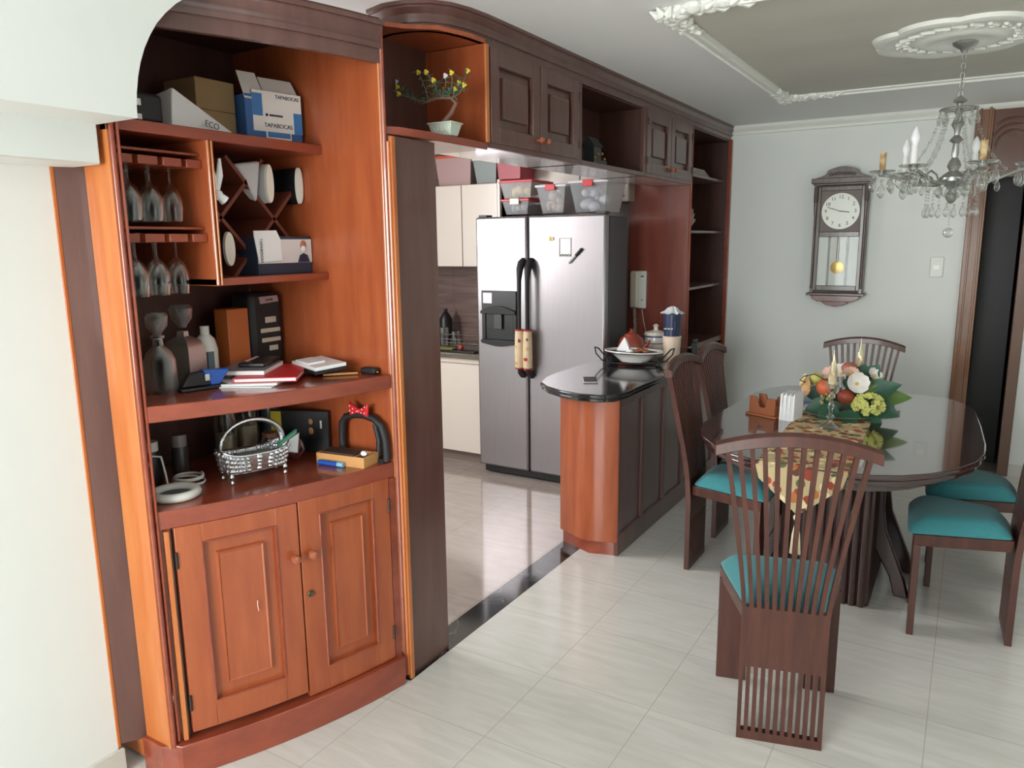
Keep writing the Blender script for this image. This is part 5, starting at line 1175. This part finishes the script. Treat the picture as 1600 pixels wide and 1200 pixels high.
MB().box(-.08, .09, -.09, .10, ZT+.0105, ZT+.022, T=Rm).build('upper_booklet', mat('grey_blue_cover', (130, 150, 170), .4), mgz, bevel=.001)
MB().box(-.07, .08, -.07, -.02, ZT+.0222, ZT+.0232, T=Rm).build('print', mat('bright_blue', (44, 96, 160), .4), mgz)
# glass plates and candlesticks
def plate(x, y, rr, z, lab):
    return tag(MB().lathe([(rr*.5, 0), (rr*.62, .003), (rr*.95, .016), (rr, .02), (rr*.98, .023), (rr*.6, .008), (.001, .006)], (x, y, z), 40).build('glass_plate', CRYS), lab, 'plate')
plate(-.50, 3.93, .185, ZT+.0045, 'large round clear glass plate under the flower arrangement')
def candlestick(x, y, lab, lab2, tw):
    z = ZT+.0045
    t = T('glass_candlestick', lab, 'candlestick', (x, y, z))
    MB().lathe([(.055, 0), (.052, .006), (.025, .016), (.010, .028), (.009, .036), (.018, .046), (.018, .052), (.008, .060), (.007, .078), (.014, .090), (.012, .106), (.007, .120), (.007, .130), (.016, .140), (.016, .148), (.010, .156), (.014, .165), (.024, .196), (.031, .200), (.031, .204), (.020, .205), (.016, .180), (.001, .178)], (x, y, z), 28).build('stem', GLASS, t)
    MB().lathe([(.055, 0), (.053, .003), (.001, .004)], (x, y, z), 28).build('foot', CRYS, t)
    c = T('twisted_candle', lab2, 'candle', (x, y, z+.18))
    vs = []; fs = []; n = 16; L = 22
    for i in range(L+1):
        s = i/L; rr = (.0105+.008*math.sin(PI*min(1, s*1.25))**1)*(1-s**3)+.0006
        for k in range(n):
            a = 2*PI*k/n; q = rr*(1+.16*math.cos(3*(a+s*3.2*tw))); vs.append((x+q*math.cos(a), y+q*math.sin(a), z+.179+.165*s))
    for i in range(L):
        for k in range(n): fs.append((i*n+k, i*n+(k+1) % n, (i+1)*n+(k+1) % n, (i+1)*n+k))
    fs.append(tuple(range(n))[::-1])
    MB().add(vs, fs).build('wax', mat('ivory_gold_wax', (216, 206, 178), .3, metal=.25, rgb2=(190, 172, 132), scale=20), c)
    MB().tube([(x, y, z+.343), (x, y, z+.355)], .0012, 5).build('wick', PAPER, c)
candlestick(-.506, 3.64, 'clear glass candlestick standing in front of the flower arrangement', 'ivory twisted candle in the front glass candlestick', 1)
candlestick(-.455, 4.15, 'clear glass candlestick standing behind the flower arrangement', 'pale silver twisted candle rising behind the flowers', -1)
# flower arrangement
FC = Vector((-.475, 3.93, ZT+.012))
fa = T('flower_arrangement', 'artificial arrangement of white and yellow flowers, peaches and leaves in a low glass bowl', 'flower arrangement', FC)
MB().lathe([(.05, 0), (.07, .008), (.105, .05), (.11, .075), (.104, .075), (.096, .05), (.06, .012), (.001, .010)], FC, 30).build('bowl', CRYS, fa)
MB().ball(FC+Vector((0, 0, .06)), .07, 14, sz=.7).build('foam', mat('dark_moss', (40, 56, 42), .9), fa)
def leaf(c, d, L, W, m_, curl=.25, up=Vector((.25, -1, .55))):
    d = Vector(d).normalized(); sdir = d.cross(up)
    if sdir.length < .1: sdir = d.cross(Vector((0, 0, 1)))
    sdir.normalize(); nrm = sdir.cross(d)
    vs = []; fs = []; n = 9
    for i in range(n+1):
        s = i/n; w_ = W*math.sin(PI*s**.8)**.9*(1 if s < 1 else 0)+.0005; p = Vector(c)+d*(L*s)-nrm*(curl*L*s*s)
        for (k, h) in ((-1, .0), (-.5, -.12), (0, -.2), (.5, -.12), (1, .0)): vs.append(p+sdir*(w_*k)+nrm*(w_*(-h)*-1))
    for i in range(n):
        for k in range(4): fs.append((i*5+k, i*5+k+1, i*5+k+6, i*5+k+5))
    o0 = len(vs); vs += [v-nrm*.0012 for v in vs]
    fs += [tuple(o0+q for q in f_[::-1]) for f_ in fs]
    return MB().add(vs, fs).build('leaf', m_, fa)
def petal_flower(c, d, n, L, W, mt, name, cup=.6, center=None):
    d = Vector(d).normalized(); q = d.to_track_quat('Z', 'Y'); m = MB()
    for k in range(n):
        a = 2*PI*k/n+.3; vs = []; fs = []; rows = 6
        for i in range(rows+1):
            s = i/rows; w_ = W*math.sin(PI*(s*.85+.05))**.7; rr = L*s*(1-.25*cup*s); h = cup*L*(s**1.5)*.9-.25*L*max(0, s-.75)*cup
            for kk in (-1, -.5, 0, .5, 1):
                lx = rr; ly = w_*kk; hz = h+.12*W*abs(kk)
                vs.append(Vector(c)+q @ Vector((lx*math.cos(a)-ly*math.sin(a), lx*math.sin(a)+ly*math.cos(a), hz)))
        for i in range(rows):
            for kk in range(4): fs.append((i*5+kk, i*5+kk+1, i*5+kk+6, i*5+kk+5))
        m.add(vs, fs)
    o = m.build(name, mt, fa)
    if center: MB().ball(Vector(c)+d*.008, .008, 8).build('stamen', center, o)
    return o
PW = mat('petal_white', (226, 222, 216), .6); PPK = mat('petal_blush', (216, 176, 160), .7); PCR = mat('petal_cream', (226, 206, 150), .7)
HYD = mat('petal_lime', (200, 202, 112), .7, noise=.2, scale=40); PEACH = mat('peach_skin', (216, 134, 88), .55, rgb2=(190, 84, 50), scale=5)
DKF = mat('rust_fruit', (150, 66, 36), .5, rgb2=(118, 48, 30), scale=5); STY = mat('stamen_yellow', (210, 180, 80), .6)
c = FC
# leaves
for (o_, d_, L, W, m_) in (((.02, -.02, .10), (.25, .1, .75), .16, .055, GREEN), ((.05, -.03, .10), (.7, -.2, .35), .19, .05, GREEN), ((.08, -.02, .09), (1, .1, .15), .20, .045, GREENL), ((.08, -.04, .07), (.9, -.3, -.15), .16, .05, GREEN), ((.06, -.05, .05), (.8, -.5, -.35), .13, .04, GREEN), ((-.04, -.08, .05), (-.3, -.8, -.35), .13, .05, GREEN), ((.02, -.09, .04), (.2, -.9, -.3), .12, .045, GREEN), ((-.07, -.05, .06), (-.9, -.4, -.3), .12, .04, GREEN), ((-.05, 0, .11), (-.8, .2, .5), .14, .04, GREENL), ((0, .06, .10), (.1, .8, .4), .16, .05, GREEN), ((.05, .0, .14), (.55, .0, .8), .13, .05, GREEN), ((.06, -.03, .12), (.8, -.1, .7), .12, .02, GREENL), ((.06, -.03, .12), (.95, -.1, .45), .13, .02, GREENL), ((-.08, .03, .08), (-1, .2, .1), .15, .045, GREEN)):
    leaf(c+Vector(o_), d_, L, W, m_)
petal_flower(c+Vector((.045, -.085, .165)), (.35, -.9, .35), 5, .060, .032, PW, 'white_flower', .7, STY)
petal_flower(c+Vector((-.03, -.02, .195)), (-.1, -.6, .8), 6, .055, .028, PW, 'white_flower', .6, STY)
petal_flower(c+Vector((-.085, .01, .185)), (-.5, -.6, .6), 5, .045, .024, PPK, 'blush_flower', .5, STY)
petal_flower(c+Vector((.015, -.06, .205)), (.1, -.5, .85), 6, .040, .022, PPK, 'blush_flower', .5, STY)
petal_flower(c+Vector((.105, .0, .19)), (.6, -.4, .6), 5, .045, .025, PW, 'white_flower', .6, STY)
petal_flower(c+Vector((-.165, -.05, .125)), (-.8, -.6, .1), 6, .050, .028, mat('petal_apricot', (226, 184, 140), .7), 'apricot_flower', .5, STY)
petal_flower(c+Vector((-.19, -.02, .15)), (-.9, -.3, .4), 5, .042, .024, PCR, 'cream_flower', .5, STY)
MB().ball(c+Vector((-.095, -.085, .135)), .038, 16).build('peach', PEACH, fa)
MB().ball(c+Vector((-.145, -.02, .165)), .032, 14).build('apple', mat('yellow_green_skin', (186, 180, 96), .5), fa)
MB().ball(c+Vector((.005, -.105, .105)), .034, 16, sx=1.15).build('plum', DKF, fa)
MB().ball(c+Vector((.0, .0, .225)), .030, 14, sx=1.3).build('apple', mat('dusky_red', (160, 92, 76), .5), fa)
hy = MB()
for k in range(60):
    a, b = random.uniform(0, 2*PI), random.uniform(-.9, 1)
    p = c+Vector((.105+.062*math.cos(a)*math.sqrt(1-b*b), -.10+.045*math.sin(a)*math.sqrt(1-b*b), .075+.045*b))
    for q in range(4): hy.ball(p+Vector((.008*math.cos(q*PI/2+k), -.004, .008*math.sin(q*PI/2+k))), .008, 6, sy=.5)
ho = hy.build('hydrangea_head', HYD, fa)
hy = MB()
for k in range(22): hy.ball(c+Vector((-.075+random.uniform(-.03, .03), -.10+random.uniform(-.02, .02), .08+random.uniform(-.02, .03))), .008, 6)
hy.build('berries', mat('olive_berries', (150, 146, 92), .6), fa)
MB().tube([c+Vector(v) for v in ((-.09, -.10, .175), (-.14, -.10, .20), (-.19, -.10, .185), (-.205, -.10, .165), (-.18, -.10, .155))], .0028, 6).tube([c+Vector(v) for v in ((-.15, -.115, .16), (-.13, -.125, .13), (-.125, -.125, .10))], .0028, 6).build('twig', mat('dark_twig', (50, 54, 48), .6), fa)

# ================================================================== CLOCK & SWITCH
ck = T('wall_clock', 'antique dark wood pendulum wall clock with round white dial', 'clock', (-.84, 6.0, 1.15))
ck.location = (-.845, 6.0, 1.6)
CW = mat('weathered_walnut', (100, 82, 70), .4, coat=.3, rgb2=(70, 55, 47), scale=5, stretch=(7, 7, 1)); cx, cy = -.845, 5.90
MB().box(cx-.165, cx+.165, 5.915, 6.0, 1.215, 1.985).build('case_back', mat('dark_case', (60, 42, 36), .5), ck)
MB().box(cx-.175, cx-.150, 5.90, 6.0, 1.215, 1.985).box(cx+.150, cx+.175, 5.90, 6.0, 1.215, 1.985).build('case_side', CW, ck, bevel=.003)
fm_ = MB()
for s in (-1, 1):
    x = cx+s*.145; fm_.box(x-.012, x+.012, 5.892, 5.915, 1.235, 1.965)
fm_.box(cx-.133, cx+.133, 5.892, 5.915, 1.615, 1.650).box(cx-.133, cx+.133, 5.892, 5.915, 1.235, 1.270).box(cx-.133, cx+.133, 5.892, 5.915, 1.935, 1.965)
fm_.build('door_frame', CW, ck, bevel=.003)
for s in (-1, 1):
    MB().lathe([(.008, 0), (.010, .01), (.007, .03), (.007, .50), (.010, .53), (.013, .60), (.010, .68), (.013, .70)], (cx+s*.165, 5.888, 1.25), 12).build('column', CW, ck)
    MB().box(cx+s*.165-.014, cx+s*.165+.014, 5.872, 5.90, 1.86, 1.965).build('capital', mat('dark_case', (60, 42, 36), .5), ck, bevel=.004)
MB().box(cx-.200, cx+.200, 5.865, 6.0, 1.985, 2.022).box(cx-.185, cx+.185, 5.875, 6.0, 1.972, 1.987).build('top_cornice', CW, ck, bevel=.004)
cr_ = [(cx-.19, 2.02)]+[(cx-.19+.38*i/24, 2.022+.055*(math.sin(PI*i/24)**1.6)+.022*(1 if 5 < i < 19 else 0)) for i in range(1, 24)]+[(cx+.19, 2.02)]
MB().ribbon(cr_, 5.885, 5.915).build('crest', CW, ck, bevel=.003)
m = MB()
for k in range(7):
    x = cx-.075+.025*k; m.tube([(x+.010*math.cos(a), 5.880, 2.052+.008*math.sin(a)-.0008*(k-3)**2) for a in [2*PI*i/10 for i in range(10)]], .0035, 5, closed=True)
m.build('carving', mat('dark_case', (60, 42, 36), .5), ck)
MB().box(cx-.195, cx+.195, 5.868, 6.0, 1.200, 1.218).build('base_moulding', CW, ck, bevel=.004)
MB().ribbon([(cx-.17, 1.200), (cx+.17, 1.200), (cx+.155, 1.175), (cx+.12, 1.155), (cx-.12, 1.155), (cx-.155, 1.175)], 5.885, 6.0).ribbon([(cx-.10, 1.157), (cx+.10, 1.157), (cx+.06, 1.130), (cx, 1.118), (cx-.06, 1.130)], 5.90, 5.99).build('base_bracket', mat('reddish_base', (112, 66, 54), .35, coat=.3), ck, bevel=.004)
MB().box(cx-.133, cx+.133, 5.908, 5.914, 1.650, 1.935).build('dial_board', mat('grey_wood', (112, 98, 92), .5), ck)
dl = MB().lathe([(.001, 0), (.122, 0), (.125, .004), (.001, .006)], T=lambda v: Vector((cx+v.x, 5.907-v.z, 1.793+v.y)), n=48)
dlo = dl.build('dial', mat('dial_white', (236, 238, 226), .35), ck)
NB = mat('numeral_grey', (66, 66, 70), .5)
for h in range(1, 13):
    a = PI/2-h*PI/6; o = text(ck, str(h), .034, (cx+.098*math.cos(a)-ck.location.x, 5.9-ck.location.y, 1.793+.098*math.sin(a)-ck.location.z), FY, NB, 'numeral')
for (ang, L, w_) in ((math.radians(90-98), .060, .0028), (math.radians(90-288), .092, .0020)):
    MB().tube([(cx-.012*math.cos(ang), 5.898, 1.793-.012*math.sin(ang)), (cx+L*math.cos(ang), 5.898, 1.793+L*math.sin(ang))], w_, 6).build('hand', BLACK, ck)
MB().box(cx-.133, cx+.133, 5.9125, 5.9148, 1.27, 1.615).build('pane_reflection', mat('pale_reflection', (206, 206, 198), .3), ck)  # pale sheet, the window's reflection in the clock glass put into its colour
MB().box(cx-.068, cx-.054, 5.902, 5.910, 1.27, 1.615).box(cx+.054, cx+.068, 5.902, 5.910, 1.27, 1.615).build('glazing_bar', CW, ck)
MB().tube([(cx-.006, 5.908, 1.62), (cx-.006, 5.908, 1.43)], .003, 6).tube([(cx+.006, 5.908, 1.62), (cx+.006, 5.908, 1.43)], .003, 6).lathe([(.001, 0), (.035, .0), (.045, .004), (.001, .009)], T=lambda v: Vector((cx+v.x, 5.9115-v.z, 1.40+v.y)), n=28).build('pendulum', BRASS, ck)
MB().box(cx-.133, cx+.133, 5.898, 5.900, 1.27, 1.615).build('glass_pane', GLASS, ck)
sw = T('light_switch', 'white rectangular light switch on the back wall right of the clock', 'light switch', (-.222, 6.0, 1.40))
MB().box(-.262, -.182, 5.990, 6.0, 1.335, 1.472).build('plate', WPLAST, sw, bevel=.004)
MB().box(-.243, -.201, 5.984, 5.991, 1.385, 1.42).build('rocker', mat('bright_white', (240, 240, 236), .3), sw, bevel=.002)

# ================================================================== CHANDELIER
HX, HY = -.115, 3.97
cz = T('chandelier', 'silver and crystal chandelier with candle lamps hanging over the dining table', 'chandelier', (HX, HY, 1.6))
C0 = (HX, HY, 0)
MB().lathe([(.001, CH-.018), (.05, CH-.020), (.045, CH-.030), (.02, CH-.045), (.012, CH-.060), (.001, CH-.062)], C0, 24).build('canopy', PEWTER, cz)
m = MB()
for k in range(9):
    z = 2.365-.0195*k; a = (k % 2)*PI/2
    m.tube([(HX+.008*math.cos(b)*math.cos(a), HY+.008*math.cos(b)*math.sin(a), z+.013*math.sin(b)) for b in [2*PI*i/10 for i in range(10)]], .0022, 5, closed=True)
m.build('chain', PEWTER, cz)
MB().lathe([(.004, 2.205), (.010, 2.20), (.026, 2.186), (.028, 2.180), (.012, 2.172), (.012, 2.150), (.020, 2.140), (.012, 2.125), (.018, 2.105), (.026, 2.085), (.014, 2.065), (.010, 2.040), (.024, 2.025), (.028, 2.018), (.012, 2.005), (.015, 1.965), (.012, 1.945), (.022, 1.930), (.028, 1.910), (.018, 1.890), (.040, 1.875), (.055, 1.860), (.055, 1.845), (.035, 1.828), (.016, 1.815), (.020, 1.80), (.026, 1.785), (.020, 1.765), (.008, 1.750), (.001, 1.748)], C0, 24).build('baluster', PEWTER, cz)
MB().tube([(HX+.070*math.cos(a), HY+.070*math.sin(a), 2.150) for a in [2*PI*i/24 for i in range(24)]], .004, 6, closed=True).tube([(HX-.07, HY, 2.15), (HX+.07, HY, 2.15)], .003, 5).tube([(HX, HY-.07, 2.15), (HX, HY+.07, 2.15)], .003, 5).build('crown_ring', PEWTER, cz)
ANG = [math.radians(a) for a in (183, 137, 240, 75, 292, 350)]
kinds = ['old', 'bulb', 'bulb', 'bulb', 'old', 'oldbulb']
RA = .285
OLD = mat('aged_candle_sleeve', (216, 194, 150), .7, rgb2=(140, 100, 50), scale=25); SLV = mat('white_sleeve', (226, 226, 222), .5)
BULB = mat('milky_bulb', (236, 238, 238), .25)
drop_m = None
def drop(x, y, z, sc_=1.0):
    global drop_m
    if drop_m is None:
        o = MB().lathe([(.001, 0), (.006, -.006), (.001, -.012), (.003, -.014), (.007, -.022), (.0115, -.036), (.010, -.048), (.004, -.056), (.001, -.058)], n=8).build('crystal_drop', CRYS, cz, local=True)
        drop_m = o
    else:
        o = drop_m.copy(); COL.objects.link(o); o.parent = cz
    o.location = (x-HX, y-HY, z-1.6); o.scale = (sc_,)*3; return o
for i, (a, kd) in enumerate(zip(ANG, kinds)):
    ca, sa = math.cos(a), math.sin(a); P = lambda rr, z: (HX+rr*ca, HY+rr*sa, z)
    MB().tube([P(.04, 1.850), P(.08, 1.835), P(.14, 1.838), P(.20, 1.860), P(.25, 1.880), P(RA, 1.885)], [.010, .008, .008, .008, .008, .007], 8).tube([P(.10, 1.84), P(.12, 1.87), P(.16, 1.885), P(.19, 1.87), P(.18, 1.855)], .004, 6).build('arm', PEWTER, cz)
    x, y, _ = P(RA, 0)
    dp = MB().lathe([(.012, 0), (.050, .006), (.058, .012), (.056, .015), (.014, .008), (.001, .008)], (x, y, 1.890), 20).build('drip_plate', CRYS, cz)
    MB().lathe([(.010, 0), (.016, .006), (.018, .022), (.014, .03), (.001, .03)], (x, y, 1.878), 14).build('socket', PEWTER, cz)
    sl = MB().lathe([(.0135, 0), (.0135, .078), (.001, .078)], (x, y, 1.906), 14).build('candle_sleeve', SLV if kd == 'bulb' else OLD, cz)
    if kd != 'old':
        MB().lathe([(.010, 0), (.013, .008), (.018, .022), (.019, .034), (.014, .052), (.007, .068), (.001, .076)], (x, y, 1.984), 16).build('bulb', BULB, sl)
    for k in range(4):
        b = a+PI/4+k*PI/2; drop(x+.052*math.cos(b), y+.052*math.sin(b), 1.888, 1.35)
    for k in range(2):
        drop(x+.0*math.cos(a), y, 1.868-.0*k, 1.5) if k == 0 else drop(HX+.17*ca, HY+.17*sa, 1.85, 1.0)
    bs = MB()
    for k in range(22):
        s = k/21; rr = .070+.125*s**1.6; z = 2.148-(.262*s+.02*math.sin(PI*s)); bs.ball(P(rr, z), .0052 if k % 3 else .0075, 6)
    bs.build('bead_strand', CRYS, cz)
for k in range(8):
    a = 2*PI*k/8; drop(HX+.070*math.cos(a), HY+.070*math.sin(a), 2.148, 1.1); drop(HX+.055*math.cos(a+.3), HY+.055*math.sin(a+.3), 1.845, 1.2)
for k in range(10):
    a = 2*PI*k/10+.2; rr = .10
    g = MB()
    for q in range(6): g.ball((HX+rr*math.cos(a), HY+rr*math.sin(a), 1.830-.013*q), .0045, 6)
    g.build('bead_strand', CRYS, cz); drop(HX+rr*math.cos(a), HY+rr*math.sin(a), 1.752, 1.1)
g = MB()
for q in range(9): g.ball((HX, HY, 1.742-.0105*q), .0035, 6)
g.ball((HX, HY, 1.622), .022, 12).build('finial_ball', CRYS, cz)
